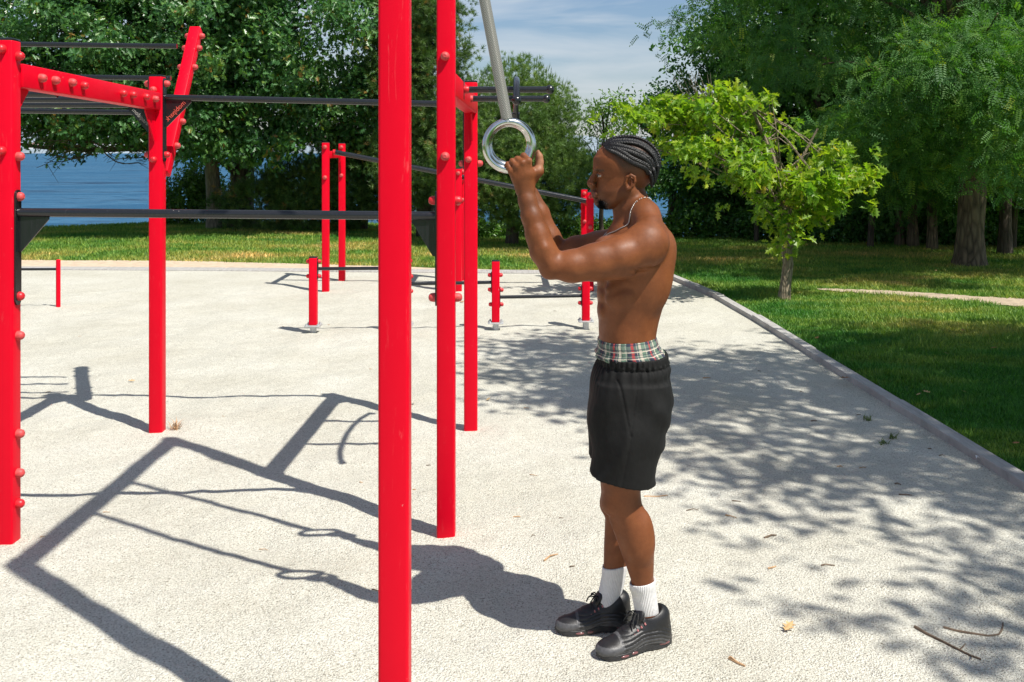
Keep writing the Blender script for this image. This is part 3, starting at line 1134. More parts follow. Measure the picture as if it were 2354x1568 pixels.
# ------------------------------------------------------------------ the man: one continuous skin grown from a distance field
class Field:
    def __init__(s, lo, hi, h):
        s.lo, s.h = np.array(lo, float), h
        s.n = (np.ceil((np.array(hi) - s.lo) / h).astype(int) + 1)
        s.f = np.full(s.n, 0.5, np.float32)
        s.ax = [s.lo[i] + h * np.arange(s.n[i]) for i in range(3)]

    def win(s, lo, hi):
        a = np.maximum(0, np.floor((np.array(lo) - s.lo) / s.h).astype(int))
        b = np.minimum(s.n, np.ceil((np.array(hi) - s.lo) / s.h).astype(int) + 1)
        if np.any(b <= a):
            return None
        sl = tuple(slice(a[i], b[i]) for i in range(3))
        X = s.ax[0][sl[0]][:, None, None]
        Y = s.ax[1][sl[1]][None, :, None]
        Z = s.ax[2][sl[2]][None, None, :]
        return sl, X, Y, Z

    def op(s, lo, hi, fn, k, sub=False):
        w = s.win(np.array(lo) - k - 0.025, np.array(hi) + k + 0.025)
        if w is None:
            return s
        sl, X, Y, Z = w
        d = fn(X, Y, Z).astype(np.float32)
        a = s.f[sl]
        if sub:
            d = -d
            h = np.maximum(k - np.abs(a - d), 0) / max(k, 1e-6)
            s.f[sl] = np.maximum(a, d) + h * h * k * 0.25
        else:
            h = np.maximum(k - np.abs(a - d), 0) / max(k, 1e-6)
            s.f[sl] = np.minimum(a, d) - h * h * k * 0.25
        return s

    def cap(s, a, b, ra, rb, k=0.02, sub=False):
        a, b = np.array(a, float), np.array(b, float)
        R = max(ra, rb)
        ab = b - a
        L2 = float(ab @ ab) + 1e-12

        def fn(X, Y, Z):
            t = np.clip(((X - a[0]) * ab[0] + (Y - a[1]) * ab[1] + (Z - a[2]) * ab[2]) / L2, 0, 1)
            dx, dy, dz = X - a[0] - t * ab[0], Y - a[1] - t * ab[1], Z - a[2] - t * ab[2]
            return np.sqrt(dx * dx + dy * dy + dz * dz) - (ra + (rb - ra) * t)
        return s.op(np.minimum(a, b) - R, np.maximum(a, b) + R, fn, k, sub)

    def chain(s, pts, rs, k=0.02, sub=False):
        for i in range(len(pts) - 1):
            s.cap(pts[i], pts[i + 1], rs[i], rs[i + 1], k, sub)
        return s

    def ell(s, c, r, k=0.02, rot=None, sub=False):
        """ellipsoid; rot: 3x3 whose rows are its own axes"""
        c, r = np.array(c, float), np.array(r, float)
        R = float(r.max())
        m = float(r.min())
        A = np.eye(3) if rot is None else np.array(rot, float)

        def fn(X, Y, Z):
            x, y, z = X - c[0], Y - c[1], Z - c[2]
            u = (A[0, 0] * x + A[0, 1] * y + A[0, 2] * z) / r[0]
            v = (A[1, 0] * x + A[1, 1] * y + A[1, 2] * z) / r[1]
            w = (A[2, 0] * x + A[2, 1] * y + A[2, 2] * z) / r[2]
            k0 = np.sqrt(u * u + v * v + w * w)
            k1 = np.sqrt((u / r[0]) ** 2 + (v / r[1]) ** 2 + (w / r[2]) ** 2) + 1e-9
            return k0 * (k0 - 1) / k1
        return s.op(c - R, c + R, fn, k, sub)

    def loft(s, tab, k=0.02, p=2.3, extra=None, taper=0.0):
        """upright stack of rounded sections: rows of (z, x0, x1, yc, halfwidth)"""
        tab = np.array(sorted(tab, key=lambda r: r[0]), float)
        zs = np.linspace(tab[0, 0], tab[-1, 0], 200)
        cols = []
        for c in range(1, 5):
            cols.append(smooth_interp(zs, tab[:, 0], tab[:, c]))
        x0, x1, yc, hw = cols
        lo = [x0.min(), (yc - hw).min(), tab[0, 0]]
        hi = [x1.max(), (yc + hw).max(), tab[-1, 0]]

        def fn(X, Y, Z):
            z = Z.ravel()
            zc = np.clip(z, zs[0], zs[-1])
            g = lambda c: np.interp(zc, zs, c)[None, None, :]
            cx, a = (g(x0) + g(x1)) / 2, (g(x1) - g(x0)) / 2
            b, cy = g(hw), g(yc)
            if taper:
                b = b * (1 + taper * np.clip((X - cx) / a, -1, 1))
            e = (np.abs((X - cx) / a) ** p + np.abs((Y - cy) / b) ** p) ** (1 / p)
            d = (e - 1) * np.minimum(a, b) * 0.95
            over = np.maximum(z - zs[-1], zs[0] - z)[None, None, :]
            r = np.where(over > 0, np.sqrt(np.maximum(d, 0) ** 2 + np.maximum(over, 0) ** 2) + np.minimum(np.maximum(d, over), 0), np.maximum(d, over))
            if extra is not None:
                r = r + extra(X, Y, Z)
            return r
        return s.op(lo, hi, fn, k)

    def at(s, P):
        u = (np.asarray(P) - s.lo) / s.h
        i = np.clip(np.round(u).astype(int), 0, s.n - 1)
        return s.f[i[:, 0], i[:, 1], i[:, 2]]

    def mesh(s):
        """surface nets"""
        f = s.f
        ins = f < 0
        n = s.n
        cnt = np.zeros(n - 1, np.int8)
        offs = [(i, j, k) for i in (0, 1) for j in (0, 1) for k in (0, 1)]
        for (i, j, k) in offs:
            cnt += ins[i:n[0] - 1 + i, j:n[1] - 1 + j, k:n[2] - 1 + k]
        act = (cnt > 0) & (cnt < 8)
        cells = np.argwhere(act)
        idx = np.full(n - 1, -1, np.int32)
        idx[act] = np.arange(len(cells))
        val = np.stack([f[cells[:, 0] + i, cells[:, 1] + j, cells[:, 2] + k] for (i, j, k) in offs], 1)
        acc = np.zeros((len(cells), 3))
        num = np.zeros(len(cells))
        for a in range(8):
            for b in range(a + 1, 8):
                oa, ob = np.array(offs[a]), np.array(offs[b])
                if np.abs(oa - ob).sum() != 1:
                    continue
                va, vb = val[:, a], val[:, b]
                cr = (va < 0) != (vb < 0)
                t = np.where(cr, va / np.where(cr, va - vb, 1), 0)
                acc += np.where(cr[:, None], oa + t[:, None] * (ob - oa), 0)
                num += cr
        V = s.lo + s.h * (cells + acc / num[:, None])
        Q = []
        for ax in range(3):
            sl0 = [slice(None)] * 3
            sl1 = [slice(None)] * 3
            sl0[ax] = slice(0, -1)
            sl1[ax] = slice(1, None)
            e = ins[tuple(sl0)] != ins[tuple(sl1)]
            o1, o2 = [(1, 2), (2, 0), (0, 1)][ax]
            E = np.argwhere(e)
            E = E[(E[:, o1] > 0) & (E[:, o2] > 0) & (E[:, o1] < n[o1] - 1) & (E[:, o2] < n[o2] - 1)]
            c = [E.copy() for _ in range(4)]
            c[1][:, o1] -= 1
            c[2][:, o1] -= 1
            c[2][:, o2] -= 1
            c[3][:, o2] -= 1
            qd = np.stack([idx[k[:, 0], k[:, 1], k[:, 2]] for k in c], 1)
            fl = ~ins[E[:, 0], E[:, 1], E[:, 2]]
            qd[fl] = qd[fl][:, ::-1]
            Q.append(qd)
        Q = np.concatenate(Q)
        return V, Q[(Q >= 0).all(1)]


def smooth_interp(x, xp, fp):
    """monotone-ish cubic through the points"""
    xp, fp = np.asarray(xp, float), np.asarray(fp, float)
    m = np.zeros(len(xp))
    d = np.diff(fp) / np.diff(xp)
    m[1:-1] = (d[:-1] + d[1:]) / 2
    m[0], m[-1] = d[0], d[-1]
    i = np.clip(np.searchsorted(xp, x) - 1, 0, len(xp) - 2)
    h = xp[i + 1] - xp[i]
    t = (x - xp[i]) / h
    return (2 * t**3 - 3 * t**2 + 1) * fp[i] + (t**3 - 2 * t**2 + t) * h * m[i] + (-2 * t**3 + 3 * t**2) * fp[i + 1] + (t**3 - t**2) * h * m[i + 1]


def relax(V, Q, it=2, w=0.5):
    for _ in range(it):
        acc = np.zeros_like(V)
        num = np.zeros(len(V))
        for k in range(4):
            a, b = Q[:, k], Q[:, (k + 1) % 4]
            np.add.at(acc, a, V[b])
            np.add.at(acc, b, V[a])
            np.add.at(num, a, 1)
            np.add.at(num, b, 1)
        V = V * (1 - w) + w * acc / np.maximum(num, 1)[:, None]
    return V


def field_obj(name, fld, m, parent, it=1, tone=None, w=0.4):
    V, Q = fld.mesh()
    V = relax(V, Q, it, w)
    o = mesh_np(name, V, Q.ravel(), np.arange(len(Q)) * 4, m, parent, smooth=True)
    if tone is not None:
        for key, fn in tone.items():
            a = o.data.attributes.new(key, 'FLOAT', 'POINT')
            a.data.foreach_set('value', fn(V).astype(np.float32))
    return o, V, Q


def rows(lst, Y, yc=None):
    """(y, xf, xb, halfwidth[, yc]) in picture units at depth Y -> loft rows"""
    out = []
    for r in lst:
        a, b = q(r[1], r[0], Y), q(r[2], r[0], Y)
        out.append((a[2], a[0], b[0], r[4] if len(r) > 4 else (Y if yc is None else yc), r[3]))
    return out


YC = 3.55
HYC = 3.555


def mat_skin():
    t = NT('brown_skin')
    p = t.pos()
    hair = t.n('Attribute', attribute_name='stubble_and_shade').outputs['Fac']
    lips = t.n('Attribute', attribute_name='lips').outputs['Fac']
    warm = t.n('Attribute', attribute_name='palm').outputs['Fac']
    scalp = t.n('Attribute', attribute_name='scalp').outputs['Fac']
    n = t.noise(p, 9, 8, 0.72)
    c = t.ramp(n, [(0.30, (0.120, 0.037, 0.0115)), (0.5, (0.176, 0.055, 0.017)), (0.72, (0.232, 0.077, 0.026))])
    fine = t.noise(p, 420, 2, 0.5)
    c = t.mix(1.0, c, t.ramp(fine, [(0.3, (0.88, 0.88, 0.88)), (0.7, (1.08, 1.08, 1.08))]), 'MULTIPLY')
    c = t.mix(warm, c, (0.36, 0.17, 0.095))
    c = t.mix(lips, c, (0.16, 0.055, 0.04))
    spk = t.ramp(t.noise(p, 700, 2, 0.6), [(0.35, (0.018, 0.013, 0.010)), (0.75, (0.13, 0.065, 0.035))])
    c = t.mix(hair, c, spk)
    c = t.mix(scalp, c, (0.075, 0.034, 0.020))
    t.col(c)
    t.l(t.ramp(t.noise(p, 26, 5, .65), [(.3, (.42,) * 3), (.7, (.64,) * 3)]), t.b.inputs['Roughness'])
    t.b.inputs['Specular IOR Level'].default_value = 0.33
    t.b.inputs['Subsurface Weight'].default_value = 0.06
    t.b.inputs['Subsurface Radius'].default_value = (0.012, 0.005, 0.003)
    b1 = t.bump(t.noise(p, 380, 4, 0.6), 0.22, 0.0015)
    t.bump(t.noise(p, 46, 4, 0.55), 0.12, 0.006, b1)
    return t.m


HAIR_LOW = [(1390, 338), (1397, 341), (1413, 349), (1428, 360), (1444, 371), (1462, 379), (1478, 386), (1488, 399), (1491, 415), (1491, 428)]
HAIR_TOP = [(1388, 336), (1404, 326), (1424, 319), (1448, 315.5), (1470, 319), (1490, 331), (1505, 349), (1512, 372), (1511, 394), (1507, 414)]


def build_person():
    root = empty('person', (0.33, YC, 0), 'shirtless man in black shorts and white socks standing in profile, holding a steel ring', 'person')
    fl = Field((-0.09, 3.19, 0.06), (0.63, 3.90, 1.80), 0.0033)
    # torso ------------------------------------------------------------
    tor = [(960, 1385, 1515, .150), (900, 1375, 1518, .155), (850, 1377, 1514, .150), (812, 1379, 1509, .146), (780, 1377, 1505, .143), (740, 1376, 1511, .143), (700, 1375, 1522, .150), (660, 1374, 1533, .160),
           (620, 1373, 1544, .170), (585, 1376, 1549, .172), (555, 1385, 1547, .160), (530, 1398, 1537, .130), (508, 1410, 1521, .092), (490, 1418, 1501, .066)]
    fl.loft(rows(tor, YC), 0.02, 2.25)
    # chest, back, flank muscles
    for sgn, Yp in ((-1, 3.455), (1, 3.645)):
        fl.ell(q(1398, 576, Yp), (.055, .085, .052), .02)
        fl.ell(q(1515, 572, YC + sgn * .09), (.058, .065, .080), .022)      # shoulder blade
        fl.ell(q(1496, 638, YC + sgn * .103), (.066, .056, .105), .045)     # broad back muscle
        fl.chain([q(1462, 470, YC + sgn * .025), q(1482, 495, YC + sgn * .075), q(1493, 523, YC + sgn * .14)], [.043, .046, .048], .035)
        fl.ell(q(1436, 680, YC + sgn * .105), (.068, .056, .055), .014)        # lower ribs
        for (rx, ry) in ((1404, 640), (1400, 664), (1402, 690)):
            fl.cap(q(rx, ry, YC + sgn * .125), q(rx + 40, ry - 14, YC + sgn * .147), .011, .010, .022)      # flank muscles
        for ry in (640, 675, 712):
            fl.ell(q(1382, ry, YC + sgn * .045), (.013, .040, .024), .016)
    fl.chain([q(1540, 600, YC), q(1522, 690, YC), q(1507, 760, YC)], [.012, .014, .012], .02, sub=True)  # spine furrow
    # neck and head ------------------------------------------------------
    fl.chain([q(1447, 452, HYC), q(1450, 480, YC), q(1462, 520, YC)], [.058, .060, .070], .02)
    fl.cap(q(1450, 448, HYC - .045), q(1429, 522, YC - .018), .016, .013, .025)
    fl.cap(q(1450, 448, HYC + .045), q(1429, 522, YC + .018), .016, .013, .025)
    fl.ell(q(1437, 373, HYC), (.1115, .0765, .087), .02)
    fl.ell(q(1452, 380, HYC), (.092, .0755, .085), .02)
    face = [(362, 1366, 1500, .072), (380, 1364.5, 1500, .0735), (392, 1365.5, 1498, .073), (402, 1371, 1490, .0710), (415, 1371, 1478, .068), (428, 1370, 1464, .064), (441, 1369, 1452, .062), (453, 1370, 1446, .056), (464, 1373, 1438, .048), (473, 1379, 1424, .037), (479, 1387, 1410, .024)]
    fl.loft([(r[0], r[1], r[2], HYC, r[4]) for r in rows(face, HYC)], .010, 2.1, None, .20)
    fl.cap(q(1371.5, 391, HYC - .026), q(1371.5, 391, HYC + .026), .0055, .0055, .020)
    for sgn in (-1, 1):
        fl.ell(q(1370, 402, HYC + sgn * .033), (.014, .020, .010), .020, sub=True)
        fl.ell(q(1380.5, 404, HYC + sgn * .030), (.0150, .0160, .0125), .007)        # lids
        fl.ell(q(1374.5, 404.6, HYC + sgn * .0375), (.0120, .0125, .0040), .003, sub=True)
        fl.ell(q(1362.5, 425.5, HYC + sgn * .0155), (.0105, .0085, .0080), .007)   # nostril wing
        fl.ell(q(1360, 430.5, HYC + sgn * .0085), (.0055, .0045, .0045), .003, sub=True)
        fl.cap(q(1447, 437, HYC + sgn * .058), q(1400, 470, HYC + sgn * .036), .016, .013, .02)   # jaw line
    fl.chain([q(1369, 398, HYC), q(1362, 411, HYC), q(1357.5, 421, HYC), q(1358, 424, HYC)], [.0085, .0095, .0115, .0110], .010)
    fl.cap(q(1363, 430, HYC), q(1364, 438, HYC), .008, .008, .010)
    fl.chain([q(1370, 445, HYC - .022), q(1363.5, 441.5, HYC), q(1370, 445, HYC + .022)], [.0055, .0085, .0055], .005)
    fl.chain([q(1371, 449, HYC - .020), q(1366, 450.5, HYC), q(1371, 449, HYC + .020)], [.0055, .0092, .0055], .004)
    fl.ell(q(1372, 456, HYC), (.008, .018, .004), .008, sub=True)
    fl.ell(q(1377, 466, HYC), (.018, .021, .016), .014)
    for sgn in (-1, 1):
        ye = HYC + sgn * .0745
        fl.ell(q(1447, 419, ye), (.016, .010, .024), .004)
        ring = [q(1440, 432, ye + sgn * .006), q(1437.5, 421, ye + sgn * .008), q(1441, 407, ye + sgn * .011), q(1450, 402.5, ye + sgn * .014), q(1458, 407, ye + sgn * .016), q(1459.5, 417, ye + sgn * .016), q(1455, 428, ye + sgn * .013), q(1447, 434, ye + sgn * .009), q(1443, 436, ye + sgn * .007)]
        fl.chain(ring, [.005, .0048, .0048, .005, .0052, .0050, .005, .0065, .0065], .003)
        fl.ell(q(1446.5, 419.5, ye + sgn * .014), (.0075, .010, .0125), .003, sub=True)
        fl.cap(q(1452, 413, ye + sgn * .010), q(1451, 426, ye + sgn * .010), .0042, .0045, .003)
    # near arm (his left) -------------------------------------------------
    S, El, W = q(1486, 566, 3.365), q(1266, 613, 3.31), q(1208, 440, 3.335)
    fl.ell(q(1487, 558, 3.368), (.076, .059, .071), .028)
    fl.chain([q(1476, 572, 3.365), q(1420, 590, 3.345), q(1370, 603, 3.33), q(1315, 612, 3.318), q(1268, 612, 3.312)], [.067, .0625, .0575, .0495, .0405], .03)
    fl.ell(q(1372, 589, 3.316), (.070, .037, .040), .013)                  # biceps
    fl.ell(q(1408, 622, 3.338), (.083, .043, .032), .011)                   # triceps
    fl.ell(q(1263, 626, 3.315), (.026, .024, .021), .016)                 # elbow point
    fl.chain([q(1268, 608, 3.312), q(1249, 578, 3.312), q(1236, 540, 3.316), q(1222, 498, 3.322), q(1212, 462, 3.33), q(1207, 440, 3.335)], [.040, .0425, .0385, .0325, .0275, .0255], .02)
    fl.ell(q(1247, 566, 3.318), (.028, .036, .060), .012)
    fl.chain([q(1262, 606, 3.285), q(1250, 570, 3.280), q(1234, 525, 3.292)], [.012, .015, .009], .012)
    fl.ell(q(1262, 602, 3.278), (.012, .008, .012), .012)
    fl.cap(q(1466, 624, 3.322), q(1514, 606, 3.372), .005, .003, .014, sub=True)   # armpit crease
    # far arm ---------------------------------------------------------------
    fl.ell(q(1432, 560, 3.735), (.075, .058, .070), .04)
    fl.chain([q(1430, 566, 3.735), q(1375, 569, 3.755), q(1325, 577, 3.77), q(1280, 590, 3.775)], [.064, .056, .051, .042], .03)
    fl.chain([q(1280, 590, 3.775), q(1262, 548, 3.775), q(1240, 490, 3.775), q(1222, 445, 3.775)], [.042, .043, .034, .026], .02)
    # hands -----------------------------------------------------------------
    def hand(Yw, Yk, c, s, away):
        """c: picture place of ring-tube point held, s: picture scale of the hand, away: +1 fingers close behind the tube (from the lens)"""
        g = lambda x, y, Y: q(c[0] + (x - 1200) * s, c[1] + (y - 385) * s, Y)
        D = away
        wr = g(1208, 438, Yw)
        mcp = [g(1214, 370, Yk), g(1200.5, 375, Yk - .004 * D), g(1187.5, 383, Yk - .002 * D), g(1175, 394, Yk + .005 * D)]
        for i, mm in enumerate(mcp):
            fl.chain([wr + (mm - wr) * .05 + np.array([(.012, .004, -.004, -.012)[i], 0, 0]), wr + (mm - wr) * .6, mm], [.0205, .0165, .0125], .012)
            fl.ell(mm + np.array([0, -.003 * D, 0]), (.0105, .0105, .0105), .004)
        fl.ell((wr + mcp[1]) / 2 + np.array([0, .006 * D, .0]), (.030, .017, .036), .015)
        pip = [g(1203, 358.5, Yk + .017 * D), g(1189, 366, Yk + .014 * D), g(1177, 371, Yk + .014 * D), g(1166, 378, Yk + .017 * D)]
        dip = [g(1206, 364, Yk + .040 * D), g(1193, 372, Yk + .040 * D), g(1181, 379, Yk + .038 * D), g(1170, 387, Yk + .037 * D)]
        tip = [g(1214, 378, Yk + .046 * D), g(1203, 387, Yk + .046 * D), g(1191, 394, Yk + .044 * D), g(1179, 400, Yk + .042 * D)]
        rr = [(.0118, .0112, .0094, .0084), (.0116, .0110, .0094, .0084), (.0110, .0104, .0090, .0080), (.0100, .0094, .0082, .0074)]
        for i in range(4):
            fl.chain([mcp[i], pip[i], dip[i], tip[i]], rr[i], .0032)
        th = [g(1222, 415, Yw + .010 * D), g(1237.5, 394, Yk + .026 * D), g(1241, 373, Yk + .030 * D), g(1240, 360, Yk + .030 * D), g(1236.5, 349, Yk + .029 * D)]
        fl.chain(th, [.019, .0155, .0112, .0100, .0068], .008)
        fl.cap(g(1218, 400, Yk + .014 * D), th[1], .016, .012, .014)
    hand(3.335, 3.310, (1200, 385), 1.0, 1)
    hand(3.79, 3.826, (1202, 383), 0.88, -1)
    # legs -------------------------------------------------------------------
    near = [(860, 1400, 1508, .080, 3.475), (920, 1388, 1506, .082, 3.475), (1000, 1385, 1496, .080, 3.475), (1060, 1383, 1488, .075, 3.47), (1122, 1384.5, 1472, .063, 3.475), (1155, 1392, 1474.5, .0575, 3.475), (1183, 1404, 1484, .056, 3.475), (1204, 1413, 1493, .0565, 3.477),
            (1243, 1424, 1503.5, .0575, 3.48), (1274, 1431.5, 1503, .052, 3.483), (1304, 1442, 1503, .044, 3.487), (1335, 1450, 1503, .038, 3.492), (1365, 1456, 1507, .035, 3.497), (1395, 1461, 1511, .035, 3.50), (1432, 1465, 1516, .036, 3.505)]
    far = [(860, 1392, 1505, .080, 3.63), (920, 1386, 1505, .088, 3.635), (1000, 1380, 1482, .080, 3.64), (1060, 1378, 1468, .073, 3.64), (1122, 1381, 1462, .062, 3.64), (1155, 1385, 1458, .057, 3.64), (1183, 1390.5, 1464, .056, 3.64), (1220, 1390, 1470, .057, 3.638),
           (1260, 1388, 1462, .052, 3.634), (1295, 1387, 1443, .042, 3.63), (1340, 1382, 1432, .036, 3.625), (1395, 1370, 1419, .035, 3.62), (1424, 1367, 1417, .036, 3.615)]
    fl.loft(rows(near, 3.478), .02, 2.1)
    fl.loft(rows(far, 3.63), .02, 2.1)
    fl.ell(q(1400, 1158, 3.472), (.028, .036, .034), .025)
    fl.ell(q(1396, 1160, 3.635), (.026, .035, .032), .025)
    fl.ell(q(1478, 1232, 3.455), (.035, .030, .085), .025)
    fl.ell(q(1478, 1225, 3.50), (.032, .028, .075), .025)
    fl.cap(q(1413, 1195, 3.475), q(1457, 1315, 3.487), .018, .010, .02)

    low = np.array([q(x, y, HYC) for x, y in HAIR_LOW])

    def head_mask(V):
        # above the line where the braids begin
        zl = np.interp(V[:, 0], low[:7, 0], low[:7, 2])
        side = np.abs(V[:, 1] - HYC)
        lift = 0.0
        return (V[:, 2] - zl), side

    def scalp(V):
        d, side = head_mask(V)
        m = np.clip(d / .006 + .5, 0, 1) * (V[:, 2] > q(0, 400, HYC)[2])
        m *= (V[:, 0] > q(1386, 0, HYC)[0])
        return np.clip(m, 0, 1) * .85

    def stubble_and_shade(V):
        d, side = head_mask(V)
        zc = V[:, 2]
        x = V[:, 0]
        xa, xb = q(1388, 0, HYC)[0], q(1500, 0, HYC)[0]
        top = np.clip((zc - q(0, 410, HYC)[2]) / .045, 0, 1)
        front = np.clip((x - np.interp(zc, [q(0, 400, HYC)[2], q(0, 345, HYC)[2]], [q(1424, 0, HYC)[0], q(1388, 0, HYC)[0]])) / .02, 0, 1)
        m = .85 * top * front * (zc > q(0, 470, HYC)[2])
        # beard shadow round chin and jaw
        ch = np.exp(-(((x - q(1384, 0, HYC)[0]) / .035) ** 2 + ((zc - q(0, 470, HYC)[2]) / .022) ** 2)) * (np.abs(V[:, 1] - HYC) < .06)
        lip = np.exp(-(((x - q(1364, 0, HYC)[0]) / .016) ** 2 + ((zc - q(0, 436, HYC)[2]) / .007) ** 2)) * (np.abs(V[:, 1] - HYC) < .03) * .35
        # brows
        br = np.zeros(len(V))
        for sg in (-1, 1):
            br += np.exp(-((V[:, 1] - HYC - sg * .036) / .020) ** 4 - ((zc - q(0, 391.5, HYC)[2]) / .0045) ** 2) * (x < q(1386, 0, HYC)[0]) * .9
        m = np.maximum(np.maximum(m, .95 * ch), np.maximum(lip, br))
        jaw = np.clip((q(0, 418, HYC)[2] - zc) / .03, 0, 1) * np.clip((zc - q(0, 486, HYC)[2]) / .02, 0, 1) * (x < q(1462, 0, HYC)[0]) * .22  # lower face darkened: thin beard growth plus face shade put into the colour
        m = np.maximum(m, jaw) * (zc > 1.5)
        return np.clip(m, 0, 1)

    def lips(V):
        c = q(1364, 446, HYC)
        d = ((V[:, 0] - c[0]) / .015) ** 2 + ((V[:, 1] - HYC) / .026) ** 2 + ((V[:, 2] - c[2]) / .013) ** 2
        return np.clip(1.6 - d, 0, 1) * .8

    def palm(V):
        c = q(1240, 368, 3.34)
        d = ((V[:, 0] - c[0]) / .03) ** 2 + ((V[:, 2] - c[2]) / .035) ** 2
        return np.clip(1.3 - d, 0, 1) * .8 * (V[:, 1] < 3.5)

    body, V, Q = field_obj('body', fl, mat_skin(), root, 1, {'stubble_and_shade': stubble_and_shade, 'lips': lips, 'palm': palm, 'scalp': scalp}, .35)
    bvh = BVHTree.FromPolygons([tuple(v) for v in V[Q].reshape(-1, 3)], [tuple(range(4 * i, 4 * i + 4)) for i in range(len(Q))]) if False else None
    me = body.data
    import bpy as _b
    bmx = bmesh.new()
    bmx.from_mesh(me)
    tree = BVHTree.FromBMesh(bmx)
    b0 = Vector(base_of(root))

    def snap(p, lift):
        loc, nor, i, d = tree.find_nearest(Vector(p) - b0)
        return np.array(loc + nor * lift + b0), np.array(nor)

    # eyes --------------------------------------------------------------------
    white = mat_plain('eye_white', (.34, .30, .27), .25, .05, 50, 0)
    iris = mat_plain('dark_iris', (.02, .012, .008), .15, .1, 50, 0)
    for sgn in (-1, 1):
        c = q(1380.5, 404, HYC + sgn * .030)
        e = MB().ball(c, .0128, 18, 12).build('eye', white, root)
        MB().ball(c + np.array([-.0098, sgn * .0022, -.0004]), .005, 12, 8, (.0042, .0060, .0056)).build('iris', iris, e)
        MB().tube([c + np.array([-.0035, sgn * .0160, .0015]), c + np.array([-.0105, sgn * .0125, .0042]), c + np.array([-.0150, sgn * .0060, .0048]), c + np.array([-.0155, -sgn * .002, .0045])], .0014, 6).build('eyelashes', iris, e)

    # hair: braids lying over the skull -----------------------------------------
    hm = NT('black_braided_hair')
    hp = hm.pos()
    hm.col(hm.ramp(hm.noise(hp, 300, 4, .7), [(.3, (.003, .003, .0035)), (.7, (.011, .0105, .0105))]))
    hm.set(Roughness=.36)
    hm.b.inputs['Specular IOR Level'].default_value = 0.35
    hm.bump(hm.noise(hm.pos((1, 1, 1)), 420, 3, .6), .5, .003)
    hair = None
    tl = np.array(HAIR_LOW, float)
    tt = np.array(HAIR_TOP, float)
    skc = q(1441, 373, HYC)
    k = 0
    for (wt, sg) in ((.05, -1), (.36, -1), (.68, -1), (1.0, 0), (.68, 1), (.36, 1), (.05, 1)):
        prof = tl * (1 - wt) + tt * wt
        tpar = np.linspace(0, len(prof) - 1, 60)
        px = smooth_interp(tpar, np.arange(len(prof)), prof[:, 0])
        py = smooth_interp(tpar, np.arange(len(prof)), prof[:, 1])
        pts, nrs = [], []
        for i in range(60):
            t = i / 59
            if wt >= .99:
                sidev = 0.0
            else:
                sidev = .0755 * math.cos(wt * math.pi / 2) ** .8
            fr = .55 + .45 * math.sin(min(1, t / .35) * math.pi / 2)
            p = q(px[i], py[i], HYC)
            p[1] = HYC + sg * sidev * fr * (1.0 if t < .72 else max(.72, 1 - (t - .72) * 1.0))
            if t < .76:
                s_, nn = snap(p, .0035)
                pts.append(s_)
                nrs.append(nn)
                last = p - s_
            else:
                off = np.array([0.0, 0.0, 0.0])
                w_ = min(1, (t - .76) / .12)
                pts.append(p - last * (1 - w_))
                nrs.append(np.array([1.0, 0, 0]))
        mb = MB()
        NB = 34
        for i in range(NB):
            f = i / (NB - 1) * 58
            a = int(f)
            fr = f - a
            p = pts[a] * (1 - fr) + pts[a + 1] * fr
            tan = pts[min(a + 2, 59)] - pts[max(a - 1, 0)]
            tan /= np.linalg.norm(tan) + 1e-9
            sd = np.cross(tan, nrs[a])
            sd /= np.linalg.norm(sd) + 1e-9
            r = .0106 * (.55 + .45 * min(1, i / 5)) * (1 if i < NB - 6 else .95 - .07 * (i - NB + 6))
            for s in (-1, 1):
                ax = tan * .75 + sd * s * .55 + nrs[a] * .1
                ax /= np.linalg.norm(ax)
                b = bmesh.new()
                bmesh.ops.create_uvsphere(b, u_segments=8, v_segments=6, radius=1)
                rot = Vector(ax).to_track_quat('Z', 'Y').to_matrix().to_4x4()
                mb.bm(b, Matrix.Translation(Vector(p + sd * s * r * .55)) @ rot @ Matrix.Diagonal((r * .72, r * .72, r * 1.25, 1)))
        if hair is None:
            hair = mb.build('hair', hm.m, root)
        else:
            mb.build('braid', hm.m, hair)
        k += 1

    # goatee --------------------------------------------------------------------
    mb = MB()
    for i in range(2600):
        a = RNG.normal(0, 1, 2)
        p = q(1379 + abs(a[0]) * 9 - 3, 467 + RNG.normal(0, 5) + abs(a[0]) * 2.0, HYC)
        p[1] = HYC + RNG.normal(0, .020)
        s_, nn = snap(p, .0)
        if s_[0] > q(1408, 0, HYC)[0] or s_[2] > q(0, 457.5, HYC)[2]:
            continue
        d = nn * .9 + np.array([.15, 0, -.8]) + RNG.normal(0, .35, 3)
        d = d / np.linalg.norm(d) * RNG.uniform(.003, .0075)
        sd = np.cross(d, RNG.normal(size=3))
        sd = sd / np.linalg.norm(sd) * .0010
        mb.add([s_ - sd, s_ + sd, s_ + d], [(0, 1, 2)])
    mb.build('beard', hm.m, root, smooth=False)

    # necklace --------------------------------------------------------------------
    silver = mat_plain('silver_chain', (.50, .48, .45), .35, .1, 60, 0, metal=0.85)
    path = [(1489, 468, YC - .01), (1482, 475, YC - .05), (1472, 487, YC - .075), (1462, 500, YC - .088), (1453, 513, YC - .09), (1441, 525, YC - .085), (1427, 536, YC - .075), (1412, 546, YC - .06), (1398, 556, YC - .04), (1386, 566, YC - .015), (1384, 569, YC + .01), (1390, 560, YC + .04), (1404, 545, YC + .065), (1425, 525, YC + .085), (1455, 500, YC + .088), (1478, 478, YC + .06), (1489, 468, YC + .02)]
    pp = np.array([q(*p) for p in path])
    tpar = np.linspace(0, len(pp) - 1, 250)
    mb = MB()
    for t in tpar:
        p = np.array([np.interp(t, range(len(pp)), pp[:, i]) for i in range(3)])
        s_, nn = snap(p, .0022)
        mb.ball(s_, .0026, 6, 5)
    mb.build('necklace', silver, root)
